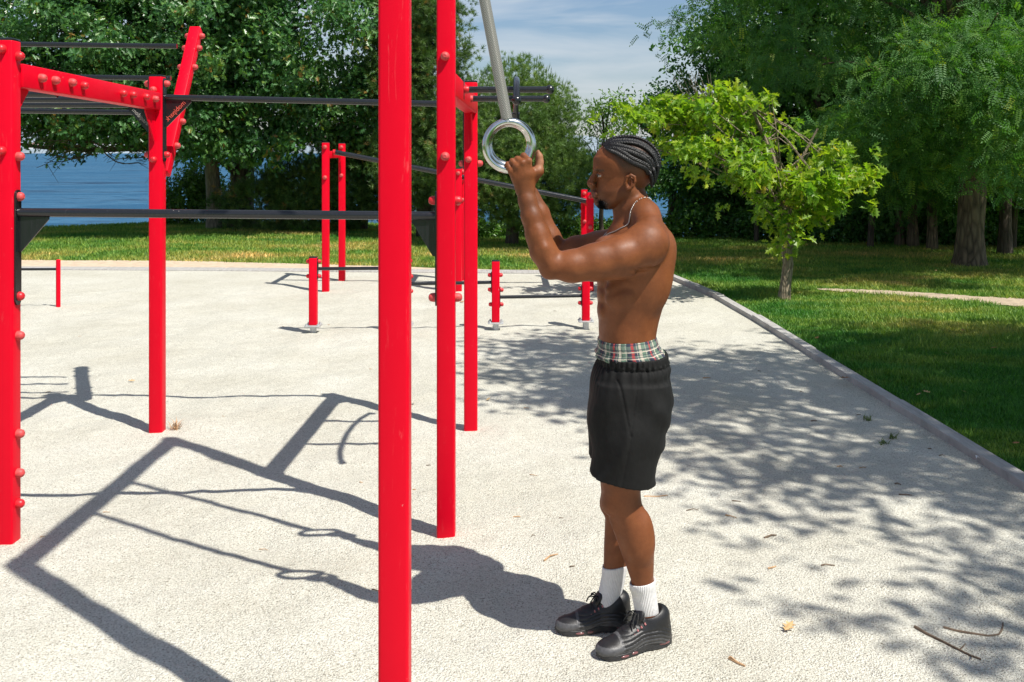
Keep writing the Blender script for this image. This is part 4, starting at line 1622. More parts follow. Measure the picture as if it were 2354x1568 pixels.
    bmx.free()

    # boxer shorts showing above the waistband -------------------------------------
    t = NT('plaid_cotton')
    tc = t.n('TexCoord')
    sp = t.n('SeparateXYZ')
    t.l(tc.outputs['UV'], sp.inputs[0])

    def stripe(src, freq, off, lo):
        fr = t.math('FRACT', t.math('ADD', t.math('MULTIPLY', src, freq), off))
        return t.math('GREATER_THAN', fr, lo)
    U, Vv = sp.outputs[0], sp.outputs[1]
    c = t.mix(stripe(U, 11, 0.0, .5), (.030, .035, .060), (.10, .17, .12))
    c = t.mix(t.math('MULTIPLY', stripe(Vv, 3.2, .2, .55), .55), c, (.16, .22, .17))
    c = t.mix(stripe(U, 11, .32, .87), c, (.46, .42, .34))
    c = t.mix(stripe(U, 22, .10, .95), c, (.42, .38, .34))
    c = t.mix(stripe(U, 11, .70, .90), c, (.36, .05, .05))
    c = t.mix(t.math('MULTIPLY', stripe(Vv, 6.4, .5, .82), .8), c, (.030, .032, .055))
    c = t.mix(t.math('MULTIPLY', stripe(Vv, 3.2, .05, .90), .8), c, (.58, .50, .42))
    t.col(c)
    t.set(Roughness=.85)
    t.bump(t.noise(t.pos(), 300, 3, .5), .2, .002)
    box = [(772, 1377, 1504, .145), (779, 1374, 1507, .149), (789, 1375, 1510, .150), (798, 1374, 1513, .152), (801, 1372, 1515, .153), (807, 1368, 1521, .157), (813, 1370, 1525, .157), (818, 1377, 1526, .154), (822, 1382, 1524, .150)]
    rings, NR = [], 110
    V_, li, ls, uv = [], [], [], []
    nrow = len(box)
    for i, (y, xf, xb, hw) in enumerate(box):
        tiltf = 4.5
        for kk in range(NR):
            a = 2 * math.pi * kk / NR
            cx, ax = (xf + xb) / 2, (xb - xf) / 2
            x = cx + ax * math.copysign(abs(math.cos(a)) ** (2 / 2.3), math.cos(a))
            yy = y - tiltf * (x - cx) / ax
            rip = (.0022 * math.sin(a * 37) + .0012 * math.sin(a * 61 + 1)) * (1 if 2 < i < 4 else .5) + (.0035 * math.sin(a * 13 + 2) + .002 * math.sin(a * 23)) * (i >= 5)
            p = q(x, yy, YC)
            p[1] = YC + (hw + rip) * math.copysign(abs(math.sin(a)) ** (2 / 2.3), math.sin(a))
            p[0] += rip * math.cos(a)
            V_.append(p)
    for i in range(nrow - 1):
        for kk in range(NR):
            k2 = (kk + 1) % NR
            ls.append(len(li))
            li += [i * NR + kk, i * NR + k2, (i + 1) * NR + k2, (i + 1) * NR + kk]
            uv += [(kk / NR, i / (nrow - 1)), ((kk + 1) / NR, i / (nrow - 1)), ((kk + 1) / NR, (i + 1) / (nrow - 1)), (kk / NR, (i + 1) / (nrow - 1))]
    mesh_np('boxer_shorts', np.array(V_), li, ls, t.m, root, smooth=True, uv=uv)

    # black shorts ---------------------------------------------------------------------
    sf = Field((0.18, 3.30, 0.50), (0.64, 3.84, 1.06), .0036)
    zt = q(0, 810, YC)[2]
    cx0 = q(1452, 0, YC)[0]

    def folds(X, Y, Z):
        th = np.arctan2(Y - YC, X - cx0)
        dz = zt - Z
        g = .0026 * np.sin(th * 34 + 2.0 * np.sin(th * 5)) * np.exp(-np.maximum(dz - .035, 0) / .045) * (dz > .024)
        g += .0018 * np.sin(th * 58) * (dz < .036)
        low = np.clip((dz - .05) / .12, 0, 1)
        w1 = .0052 * np.sin(26 * (X * .9 - Z * .38) + 2.2 * np.sin(9 * Z + 6 * Y))
        w2 = .0036 * np.sin(55 * (X * .55 + Z * .75) + 3 * np.sin(13 * X + 5 * Z + 4 * Y))
        w3 = .0042 * np.sin(24 * (X * .25 + Z * 1.0) + 4.5 * np.sin(8 * X - 3 * Z))
        cr = -.0048 * np.exp(-((np.abs(np.sin(17 * (X * .8 - Z * .55) + 1.5 * np.sin(7 * Z))) / .22) ** 2)) * low
        return g + low * (w1 * .9 + w2 * .7 + w3 * .6) + cr * 1.2 + .0032 * np.exp(-((dz - .034) / .0035) ** 2)
    hip = [(1010, 1356, 1530, .165), (985, 1353, 1529, .174), (950, 1351.5, 1537, .182), (915, 1351.5, 1540, .185), (880, 1354, 1540, .183), (858, 1360, 1537, .177), (842, 1367, 1538, .173), (834, 1371, 1535.5, .168), (826, 1373, 1534, .166), (816, 1373, 1533, .166), (806, 1373, 1531, .165), (800, 1373, 1531, .165)]
    sf.loft(rows(hip, YC), .01, 2.3, folds)
    nl = [(880, 1372, 1536, .09, 3.46), (930, 1360, 1538, .102, 3.46), (985, 1356, 1530, .105, 3.462), (1040, 1354, 1517, .106, 3.465), (1080, 1354.5, 1510, .107, 3.467), (1130, 1356, 1502, .107, 3.47), (1165, 1357, 1494, .106, 3.47)]
    fl_ = [(880, 1362, 1530, .09, 3.64), (930, 1352, 1530, .105, 3.64), (985, 1352, 1518, .105, 3.64), (1040, 1352, 1500, .104, 3.64), (1080, 1354, 1488, .102, 3.64), (1130, 1356, 1480, .101, 3.64), (1160, 1357, 1478, .1, 3.64)]
    sf.loft(rows(nl, 3.47), .02, 2.2, folds)
    sf.loft(rows(fl_, 3.64), .02, 2.2, folds)
    w = sf.win(sf.lo, sf.lo + sf.n * sf.h)
    sl, X, Y, Z = w
    # seam and pocket along the near side
    solid = sf.f.copy()
    xs = np.interp(Z, [q(0, 1115, 3.38)[2], q(0, 1000, 3.38)[2], q(0, 900, 3.38)[2], q(0, 830, 3.38)[2]], [q(1428, 0, 3.38)[0], q(1447, 0, 3.38)[0], q(1461, 0, 3.38)[0], q(1463, 0, 3.38)[0]])
    seam = np.exp(-((X - xs) / .0035) ** 2) * (Y < YC)
    solid = solid + (.0026 * seam).astype(np.float32)
    za, zb = q(0, 1000, 3.38)[2], q(0, 875, 3.38)[2]
    xp = xs - np.clip((Z - za) / (zb - za), 0, 1) * .062
    pk = np.exp(-((X - xp) / .004) ** 2) * (Y < YC - .05) * (Z > za) * (Z < zb)
    solid = solid + (.0032 * pk).astype(np.float32)
    hemz = q(0, 1099, 3.46)[2] - (X - q(1430, 0, 3.46)[0]) * .16 + (Y - 3.46) * .05
    top = zt + .012 * 0 + (X - cx0) * .03
    shell = np.maximum(np.maximum(solid, -(solid + .0085)), np.maximum(hemz - Z, Z - top))
    sf.f = shell.astype(np.float32)
    t = NT('black_sports_cloth')
    p = t.pos()
    t.col(t.ramp(t.noise(p, 40, 5, .6), [(.3, (.0045, .0045, .0045)), (.7, (.008, .008, .0078))]))
    t.set(Roughness=.8)
    t.b.inputs['Specular IOR Level'].default_value = 0.28
    b1 = t.bump(t.noise(t.pos((1, 1, .5)), 22, 3, .45), .45, .014)
    t.bump(t.noise(p, 900, 2, .5), .12, .001, b1)
    shorts, _, _ = field_obj('shorts', sf, t.m, root, 1, None, .3)
    seamm = mat_plain('black_thread', (.02, .02, .02), .7, .1, 60, 0)

    # socks ------------------------------------------------------------------------------
    t = NT('white_ribbed_cotton')
    tc = t.n('TexCoord')
    sp = t.n('SeparateXYZ')
    t.l(tc.outputs['UV'], sp.inputs[0])
    rib = t.math('SINE', t.math('MULTIPLY', sp.outputs[0], 6.283 * 46))
    t.col(t.ramp(t.noise(t.pos(), 60, 4, .6), [(.3, (.66, .65, .64)), (.7, (.76, .75, .74))]))
    t.set(Roughness=.9)
    b1 = t.bump(rib, .5, .003)
    t.bump(t.noise(t.pos(), 40, 4, .6), .4, .008, b1)

    def sock(prof, Y):
        V_, li, ls, uv = [], [], [], []
        NR = 48
        for i, (y, xf, xb, hw, yc) in enumerate(prof):
            for kk in range(NR):
                a = 2 * math.pi * kk / NR
                x = (xf + xb) / 2 + (xb - xf) / 2 * math.cos(a)
                p = q(x, y - 6 * math.cos(a) * (1 if i < 4 else .3), Y)
                p[1] = yc + hw * math.sin(a)
                V_.append(p)
        for i in range(len(prof) - 1):
            for kk in range(NR):
                k2 = (kk + 1) % NR
                ls.append(len(li))
                li += [i * NR + kk, i * NR + k2, (i + 1) * NR + k2, (i + 1) * NR + kk]
                for (uu, vv) in ((kk, i), (kk + 1, i), (kk + 1, i + 1), (kk, i + 1)):
                    uv.append((uu / NR, vv / (len(prof) - 1)))
        return mesh_np('sock', np.array(V_), li, ls, t.m, root, smooth=True, uv=uv)
    sock([(1338, 1451, 1502, .039, 3.492), (1333, 1447, 1506, .0425, 3.492), (1336, 1446, 1507, .0435, 3.492), (1350, 1447, 1507, .043, 3.494), (1354, 1449, 1507, .0415, 3.495), (1375, 1453.5, 1509.5, .0395, 3.498), (1400, 1458, 1513, .0385, 3.50), (1418, 1459, 1515, .033, 3.505), (1436, 1462, 1514, .026, 3.507)], 3.495)
    sock([(1302, 1388, 1440, .040, 3.63), (1297, 1385, 1443, .0435, 3.63), (1301, 1384, 1444, .0445, 3.63), (1313, 1383, 1442, .043, 3.629), (1318, 1383.5, 1440, .0415, 3.628), (1345, 1378, 1434, .0395, 3.624), (1375, 1371, 1425, .0385, 3.621), (1394, 1367, 1420, .034, 3.619), (1414, 1368, 1416, .026, 3.618)], 3.625)

    # shoes ------------------------------------------------------------------------------
    leather = NT('black_shoe_panels')
    p = leather.pos()
    g = leather.n('Attribute', attribute_name='band').outputs['Fac']
    c = leather.ramp(g, [(0.0, (.008, .008, .009)), (.40, (.014, .014, .015)), (.60, (.050, .050, .052)), (1.0, (.115, .115, .12))])
    leather.col(leather.mix(1.0, c, leather.ramp(leather.noise(p, 90, 4, .6), [(.3, (.7, .7, .7)), (.7, (1.2, 1.2, 1.2))]), 'MULTIPLY'))
    leather.set(Roughness=.45)
    leather.bump(leather.noise(p, 260, 3, .6), .3, .002)
    solem = mat_plain('black_rubber_sole', (.022, .022, .023), .55, .25, 30, .3)
    air = mat_plain('pink_air_window', (.17, .07, .07), .2, .2, 50, 0)
    lace_m = mat_plain('black_lace', (.012, .012, .012), .8, .2, 80, .4)
    fleck = mat_plain('red_white_lace_loop', (.36, .13, .13), .7, .4, 200, 0)

    def shoe(heel, toe):
        heel, toe = np.array(heel, float), np.array(toe, float)
        d = toe - heel
        L = np.linalg.norm(d)
        u = d / L
        v = np.array([-u[1], u[0], 0])
        s = L / .285
        W = lambda P: heel + np.outer(P[:, 0] * s, u) + np.outer(P[:, 1] * s, v) + np.outer(P[:, 2], [0, 0, 1])
        A = Field((-.03, -.075, -.005), (.305, .075, .17), .0026)
        A.cap((.040, 0, .035), (.036, 0, .105), .037, .031, .02)
        A.cap((.045, 0, .045), (.165, .0, .044), .039, .037, .03)
        A.ell((.206, 0, .033), (.074, .0465, .026), .03)
        A.ell((.243, .001, .026), (.045, .040, .0205), .02)
        A.cap((.095, 0, .090), (.198, 0, .047), .029, .020, .03)
        A.cap((.078, 0, .062), (.068, 0, .090), .046, .042, .02)
        A.cap((.050, 0, .062), (.046, 0, .098), .042, .036, .02)
        A.ell((.124, 0, .116), (.012, .027, .032), .008, rot=((.87, 0, .5), (0, 1, 0), (-.5, 0, .87)))
        A.ell((.077, 0, .145), (.043, .0325, .064), .006, sub=True)
        # stacked wavy panels
        sl, X, Y, Z = A.win(A.lo, A.lo + A.n * A.h)
        wave = Z - .010 * np.sin(X * 26 - .6) + .12 * np.maximum(0, .06 - X) * 2
        pan = np.abs(((wave / .0125) % 1) - .5)
        A.f = A.f + (.0030 * np.exp(-((pan - .5) / .14) ** 2) * (X < .21) * (Z < .080)).astype(np.float32)
        A.f = np.maximum(A.f, .014 - Z).astype(np.float32)
        Vv_, Qq = A.mesh()
        Vv_ = relax(Vv_, Qq, 1, .3)
        up = mesh_np('shoe', W(Vv_), Qq.ravel(), np.arange(len(Qq)) * 4, leather.m, root, smooth=True)
        at = up.data.attributes.new('band', 'FLOAT', 'POINT')
        wv = Vv_[:, 2] - .010 * np.sin(Vv_[:, 0] * 26 - .6) + .24 * np.maximum(0, .06 - Vv_[:, 0])
        step = np.clip(np.floor(wv / .0125) / 5, 0, 1)
        band = np.where(Vv_[:, 0] < .205, .95 - .75 * step, .75) * (Vv_[:, 2] < .082)
        toe_cap = (Vv_[:, 0] > .215) & (Vv_[:, 2] > .045)
        band = np.where(toe_cap, .35, band)
        at.data.foreach_set('value', band.astype(np.float32))
        S_ = Field((-.04, -.08, -.012), (.315, .08, .06), .0026)
        sl, X, Y, Z = S_.win(S_.lo, S_.lo + S_.n * S_.h)
        hwid = np.interp(X, [-.008, 0, .03, .06, .11, .16, .20, .235, .262, .282, .291], [0, .022, .0365, .038, .0345, .041, .0465, .0455, .037, .019, 0])
        hgt = np.interp(X, [-.02, .03, .08, .13, .2, .26, .30], [.040, .037, .032, .026, .022, .022, .027])
        bot = np.interp(X, [-.02, 0, .03, .09, .115, .14, .16, .22, .26, .30], [.006, .002, 0, .0, .007, .004, 0, 0, .003, .013])
        edge = np.abs(Y) - hwid
        dd = np.maximum(np.maximum(edge, Z - hgt), bot - Z) + .0012 * np.sin(Z * 900) * (np.abs(edge) < .01)
        S_.f = dd.astype(np.float32)
        Vs, Qs = S_.mesh()
        Vs = relax(Vs, Qs, 2, .5)
        so = mesh_np('sole', W(Vs), Qs.ravel(), np.arange(len(Qs)) * 4, solem, up, smooth=True)
        for sy in (-1, 1):
            for (x, z, a, b) in ((.042, .019, .022, .0060), (.165, .0125, .014, .0048), (.205, .0115, .016, .0045)):
                hw = np.interp(x, [-.008, 0, .03, .06, .11, .16, .20, .235], [0, .022, .0365, .038, .0345, .041, .0465, .0455])
                mb = MB()
                b_ = bmesh.new()
                bmesh.ops.create_uvsphere(b_, u_segments=16, v_segments=10, radius=1)
                mb.bm(b_, Matrix.Diagonal((a, .0035, b, 1)))
                P = np.array(mb.v) + np.array([x, sy * (hw - .0005), z])
                mb.v = [tuple(r) for r in W(P)]
                mb.build('air_window', air, so)
        mb = MB()
        fk = MB()
        for i in range(6):
            x = .122 + i * .0145
            z = np.interp(x, [.115, .198], [.116, .069]) - .002
            hw = .020 - i * .0004
            pts = np.array([(x - .006, -hw - .007, z - .011), (x, -hw * .6, z - .001), (x + .003, 0, z + .003), (x, hw * .6, z - .001), (x - .006, hw + .007, z - .011)])
            mb.tube(list(W(pts)), .0034, 7)
            for sy in (-1, 1):
                fk.tube(list(W(np.array([(x - .006, sy * (hw + .005), z - .010), (x - .0075, sy * (hw + .012), z - .016)]))), .0032, 6)
        for sy in (-1, 1):
            loop = np.array([(.128, 0, .122), (.134, sy * .015, .128), (.143, sy * .028, .121), (.149, sy * .032, .106), (.140, sy * .021, .112), (.130, 0, .121)])
            mb.tube(list(W(loop)), .0027, 6)
            end = np.array([(.128, 0, .122), (.143, sy * .010, .125), (.158, sy * .021, .110), (.163, sy * .032, .091)])
            mb.tube(list(W(end)), .0026, 6)
        mb.build('laces', lace_m, up)
        fk.build('lace_loops', fleck, up)
        return up
    shoe((.555, 3.530, .009), (.293, 3.405, .009))
    shoe((.432, 3.632, .009), (.160, 3.592, .009))
    return root


build_person()
# ------------------------------------------------------------------ trees, shrubs
def leaf_oak():
    h = [(0.0, 0.0), (0.05, 0.10), (0.20, 0.17), (0.085, 0.29), (0.33, 0.43), (0.11, 0.53), (0.27, 0.72), (0.085, 0.77), (0.0, 1.0)]
    v = [(x, y, 0.30 * x - 0.12 * y * y) for x, y in h] + [(-x, y, 0.30 * x - 0.12 * y * y) for x, y in h[1:-1]]
    n = len(h)
    right = list(range(n))
    left = [n - 1] + list(range(n + n - 3, n - 1, -1)) + [0]
    # left half runs tip -> base along mirrored points
    return np.array(v), [right, [0, n - 1] + list(range(2 * n - 3, n - 1, -1))]


def leaf_plain(w=0.24):
    v = np.array([(0, 0, 0), (w, 0.35, 0.06), (w * .85, 0.68, 0.03), (0, 1, -0.1), (-w * .85, 0.68, 0.03), (-w, 0.35, 0.06)])
    return v, [[0, 1, 2, 3], [0, 3, 4, 5]]


def leaf_pinnate(pairs=6):
    v, f = [], []
    for i in range(pairs + 1):
        y = 0.16 + 0.78 * i / pairs
        for s in (-1, 1):
            if i == pairs and s < 0:
                continue
            if i == pairs:
                d = np.array([0, 1, -0.25])
            else:
                d = np.array([s * 0.92, 0.36, -0.12])
            d = d / np.linalg.norm(d)
            nrm = np.array([-d[1], d[0], 0])
            L, W = 0.21, 0.046
            b = np.array([0, y, -0.22 * y * y])
            k = len(v)
            v += [b, b + d * L * .5 + nrm * W, b + d * L, b + d * L * .5 - nrm * W]
            f.append([k, k + 1, k + 2, k + 3])
    return np.array(v), f


def needle_tuft(n=16, spread=0.55, w=0.012, rng=random.Random(3)):
    v, f = [], []
    for i in range(n):
        a = rng.uniform(0, 2 * math.pi)
        s = spread * math.sqrt(rng.random())
        b = np.array([0, rng.uniform(0, 0.45), 0])
        d = np.array([s * math.cos(a), 1.0 - 0.35 * s, s * math.sin(a)])
        d = d / np.linalg.norm(d) * rng.uniform(0.5, 0.72)
        sd = np.cross(d, [rng.uniform(-1, 1), rng.uniform(-1, 1), rng.uniform(-1, 1)])
        sd = sd / np.linalg.norm(sd) * w
        k = len(v)
        v += [b - sd, b + sd, b + d]
        f.append([k, k + 1, k + 2])
    return np.array(v), f


def scatter(name, tmpl, pos, ydir, ndir, size, m, parent, rnd=None):
    """many small leaf faces as ONE crown mesh"""
    T, faces = tmpl
    N, k = len(pos), len(T)
    y = ydir / (np.linalg.norm(ydir, axis=1, keepdims=True) + 1e-9)
    z = ndir - y * np.sum(ndir * y, 1, keepdims=True)
    z /= np.linalg.norm(z, axis=1, keepdims=True) + 1e-9
    x = np.cross(y, z)
    s = np.asarray(size).reshape(-1, 1, 1) if np.ndim(size) else size
    V = (T[None, :, 0:1] * x[:, None, :] + T[None, :, 1:2] * y[:, None, :] + T[None, :, 2:3] * z[:, None, :]) * s + pos[:, None, :]
    fl = np.concatenate([np.array(f) for f in faces])
    lens = np.array([len(f) for f in faces])
    st = np.concatenate([[0], np.cumsum(lens)[:-1]])
    tot = lens.sum()
    li = (np.arange(N)[:, None] * k + fl[None, :]).ravel()
    ls = (np.arange(N)[:, None] * tot + st[None, :]).ravel()
    r = RNG.random(N) if rnd is None else rnd
    return mesh_np(name, V.reshape(-1, 3), li, ls, m, parent, rnd=np.repeat(r, len(faces)))


def unit(v):
    return v / (np.linalg.norm(v, axis=-1, keepdims=True) + 1e-9)


def sprays(blobs, n, per, spread, shell=0.55, droop=0.25, up=0.55, out=0.7, clump=0, csz=(.36, .36, .13)):
    """leaf places: n twig tips spread through the blobs (mostly near their outside), per leaves round each"""
    vol = np.array([b[1][0] * b[1][1] * b[1][2] * (b[2] if len(b) > 2 else 1) for b in blobs]) ** 0.8
    which = RNG.choice(len(blobs), n, p=vol / vol.sum())
    C = np.array([b[0] for b in blobs], float)[which]
    R = np.array([b[1] for b in blobs], float)[which]
    d = unit(RNG.normal(size=(n, 3)))
    rad = (shell + (1 - shell) * RNG.random(n) ** 0.7) * (0.88 + 0.24 * RNG.random(n))
    tip = C + d * R * rad[:, None]
    if clump:
        # sprays sit in layered boughs with dark gaps between them
        pick = RNG.integers(0, clump, n)
        ct = tip[pick]
        cd = d[pick]
        mv = RNG.random(n) < .86
        tip[mv] = (ct + RNG.normal(0, 1, (n, 3)) * np.array(csz))[mv]
        tip[mv, 2] -= (np.abs(RNG.normal(0, 1, n)) * csz[0] * .25)[mv]
        d[mv] = cd[mv]
    od = unit(d / R)
    od[:, 2] -= droop
    tw = unit(od + RNG.normal(0, 0.35, (n, 3)))
    # leaves along each twig
    t = RNG.random((n, per, 1))
    pos = tip[:, None, :] - tw[:, None, :] * spread * (t - 0.3) * 1.2 + RNG.normal(0, spread * 0.33, (n, per, 3))
    yd = unit(tw[:, None, :] * 0.7 + RNG.normal(0, 0.75, (n, per, 3)) + np.array([0, 0, -0.15]))
    nd = unit(od[:, None, :] * out + np.array([0, 0, up]) + RNG.normal(0, 0.42, (n, per, 3)))
    tone = np.repeat(np.clip(RNG.normal(0.5, 0.16, n), 0, 1), per) + RNG.normal(0, 0.14, n * per)
    return pos.reshape(-1, 3), yd.reshape(-1, 3), nd.reshape(-1, 3), np.clip(tone, 0, 1), tip


def limbs(parent, trunk_pts, trunk_r, targets, m, rb=0.08, name='trunk', jit=0.08, seg=12, twig=0.012):
    mb = MB()
    mb.tube(trunk_pts, trunk_r, seg, jit=jit)
    tp = [np.array(p, float) for p in trunk_pts]
    for tg in targets:
        tg = np.array(tg, float)
        i = min(range(len(tp)), key=lambda k: np.linalg.norm(tp[k] - tg) + (0.0 if k > len(tp) // 3 else 5))
        s = tp[max(i - 1, len(tp) // 3)]
        pts = []
        L = np.linalg.norm(tg - s)
        for k in range(7):
            t = k / 6
            p = s + (tg - s) * t
            p[2] += 0.12 * L * math.sin(t * math.pi) * (1 if tg[2] > s[2] else -0.3)
            if 0 < k:
                p = p + RNG.normal(0, 0.03 * L, 3) * (t if t < 1 else 0.3)
            pts.append(p)
        r0 = rb * min(1, L / 2)
        mb.tube(pts, [max(twig, r0 * (1 - t / 6.5)) for t in range(7)], 7, jit=jit)
    return mb.build(name, m, parent, angle=80)


L_OAK, L_PLAIN, L_SLIM, L_PIN = leaf_oak(), leaf_plain(), leaf_plain(0.16), leaf_pinnate()
TUFT = needle_tuft(22, 1.6, 0.032)
TUFT_L = needle_tuft(20, 0.22, 0.014, random.Random(9))

M['bark_dark'] = mat_bark('dark_furrowed_bark', (0.035, 0.026, 0.020), (0.11, 0.085, 0.065))
M['bark_pale'] = mat_bark('pale_ringed_bark', (0.10, 0.085, 0.06), (0.24, 0.21, 0.15), 12, 0.7)
M['bark_sap'] = mat_bark('young_oak_bark', (0.10, 0.075, 0.045), (0.34, 0.28, 0.19), 22, 0.8)
M['bark_warm'] = mat_bark('deeply_ridged_bark', (0.035, 0.025, 0.016), (0.21, 0.155, 0.10), 9, 1.0)
M['twig'] = mat_bark('grey_twig', (0.08, 0.065, 0.05), (0.22, 0.18, 0.14), 30, 0.4)
M['leaf_oak'] = mat_leaf('oak_leaves', [(0.0, (0.028, 0.095, 0.028)), (0.5, (0.066, 0.175, 0.052)), (0.85, (0.125, 0.245, 0.060)), (0.93, (0.16, 0.20, 0.035)), (1.0, (0.22, 0.13, 0.03))], 0.30, 0.34)
M['leaf_sap'] = mat_leaf('young_oak_leaves', [(0.0, (0.09, 0.22, 0.022)), (0.5, (0.20, 0.33, 0.030)), (0.9, (0.36, 0.43, 0.040)), (1.0, (0.42, 0.34, 0.05))], 0.5, 0.38)
M['leaf_loc'] = mat_leaf('locust_leaves', [(0.0, (0.030, 0.105, 0.024)), (0.5, (0.070, 0.190, 0.040)), (0.9, (0.15, 0.28, 0.042)), (1.0, (0.28, 0.35, 0.035))], 0.38, 0.62)
M['leaf_bg'] = mat_leaf('wood_edge_leaves', [(0.0, (0.028, 0.100, 0.024)), (0.5, (0.070, 0.185, 0.040)), (1.0, (0.15, 0.27, 0.05))], 0.34, 0.36)
M['leaf_air'] = mat_leaf('light_green_leaves', [(0.0, (0.09, 0.20, 0.035)), (1.0, (0.20, 0.33, 0.05))], 0.42, 0.4)
M['leaf_bush'] = mat_leaf('glossy_bush_leaves', [(0.0, (0.045, 0.13, 0.018)), (0.5, (0.09, 0.20, 0.03)), (1.0, (0.17, 0.28, 0.045))], 0.3, 0.3)
M['needle'] = mat_leaf('pine_needles', [(0.0, (0.040, 0.095, 0.028)), (0.5, (0.085, 0.165, 0.038)), (0.9, (0.16, 0.22, 0.045)), (1.0, (0.32, 0.20, 0.06))], 0.2, 0.5)
M['needle_r'] = mat_leaf('bright_pine_needles', [(0.0, (0.065, 0.135, 0.035)), (0.5, (0.12, 0.215, 0.050)), (0.9, (0.20, 0.30, 0.060)), (1.0, (0.27, 0.23, 0.09))], 0.25, 0.5)


def pine(label, base, height, r_trunk, blobs, n, size, m, name='pine_tree', upw=0.45, tmpl=None, group=None, tgt=10, candles=0):
    o = empty(name, base, label, 'pine tree' if 'tree' in name else 'shrub', group)
    base = np.array(base, float)
    vol = np.array([b[1][0] * b[1][1] * b[1][2] for b in blobs]) ** 0.7
    which = RNG.choice(len(blobs), n, p=vol / vol.sum())
    C = np.array([b[0] for b in blobs], float)[which]
    R = np.array([b[1] for b in blobs], float)[which]
    d = unit(RNG.normal(size=(n, 3)))
    # boughs: tufts gather round a set of bough tips
    nb = max(20, n // 48)
    bd = unit(RNG.normal(size=(nb, 3)))
    bi = RNG.choice(len(blobs), nb, p=vol / vol.sum())
    bc = np.array([b[0] for b in blobs], float)[bi] + bd * np.array([b[1] for b in blobs], float)[bi] * (0.5 + 0.5 * RNG.random((nb, 1)) ** 0.6)
    pick = RNG.integers(0, nb, n)
    pos = bc[pick] + RNG.normal(0, 1, (n, 3)) * np.array([0.17, 0.17, 0.09])
    fill = RNG.random(n) < 0.25
    pos[fill] = (C + d * R * (0.35 + 0.65 * RNG.random((n, 1)) ** 0.6))[fill]
    out = unit((pos - C) / R)
    yd = unit(out * 0.75 + np.array([0, 0, upw]) + RNG.normal(0, 0.32, (n, 3)))
    tone = np.clip(np.repeat(0.5, n) + RNG.normal(0, 0.17, nb)[pick] + RNG.normal(0, 0.12, n), 0, 1)
    pos[:, 2] = np.maximum(pos[:, 2], base[2] + 0.03)
    scatter('crown', tmpl or TUFT, pos, yd, RNG.normal(size=(n, 3)), size * (0.7 + 0.6 * RNG.random(n)), m, o, tone)
    if candles:
        ci = RNG.choice(len(blobs), candles, p=vol / vol.sum())
        dd = unit(RNG.normal(size=(candles, 3)) * np.array([1, 1, .6]) + np.array([0, -.2, 1.0]))
        cp = np.array([b[0] for b in blobs], float)[ci] + dd * np.array([b[1] for b in blobs], float)[ci] * (0.93 + .14 * RNG.random((candles, 1)))
        scatter('shoots', TUFT_L, cp, unit(np.array([0, 0, 1.0]) + dd * .35 + RNG.normal(0, .12, (candles, 3))), RNG.normal(size=(candles, 3)), .15 * (0.6 + .7 * RNG.random(candles)), m, o, np.clip(RNG.normal(.72, .12, candles), 0, .95))
    tr = [base + np.array([0.03 * math.sin(k), 0, height * k / 6]) for k in range(7)]
    limbs(o, tr, [r_trunk * (1 - 0.12 * k) for k in range(7)], bc[:tgt], M['bark_dark'], r_trunk * 0.4)
    return o


def broad(name, label, base, trunk, tr_r, blobs, n, per, leaf, size, m, spread=0.28, bark='bark_dark', cat='tree', group=None, tgt=16, shell=0.5, droop=0.25, rb=0.08, up=0.55, twig=0.012, out=0.7, clump=0):
    o = empty(name, base, label, cat, group)
    pos, yd, nd, tone, tip = sprays(blobs, n, per, spread, shell, droop, up, out, clump, (.26, .26, .11))
    ok = pos[:, 2] > base[2] + 0.03
    scatter('crown', leaf, pos[ok], yd[ok], nd[ok], size * (0.65 + 0.6 * RNG.random(ok.sum())), m, o, tone[ok])
    limbs(o, trunk, tr_r, tip[RNG.integers(0, len(tip), tgt)], M[bark], rb, twig=twig)
    return o


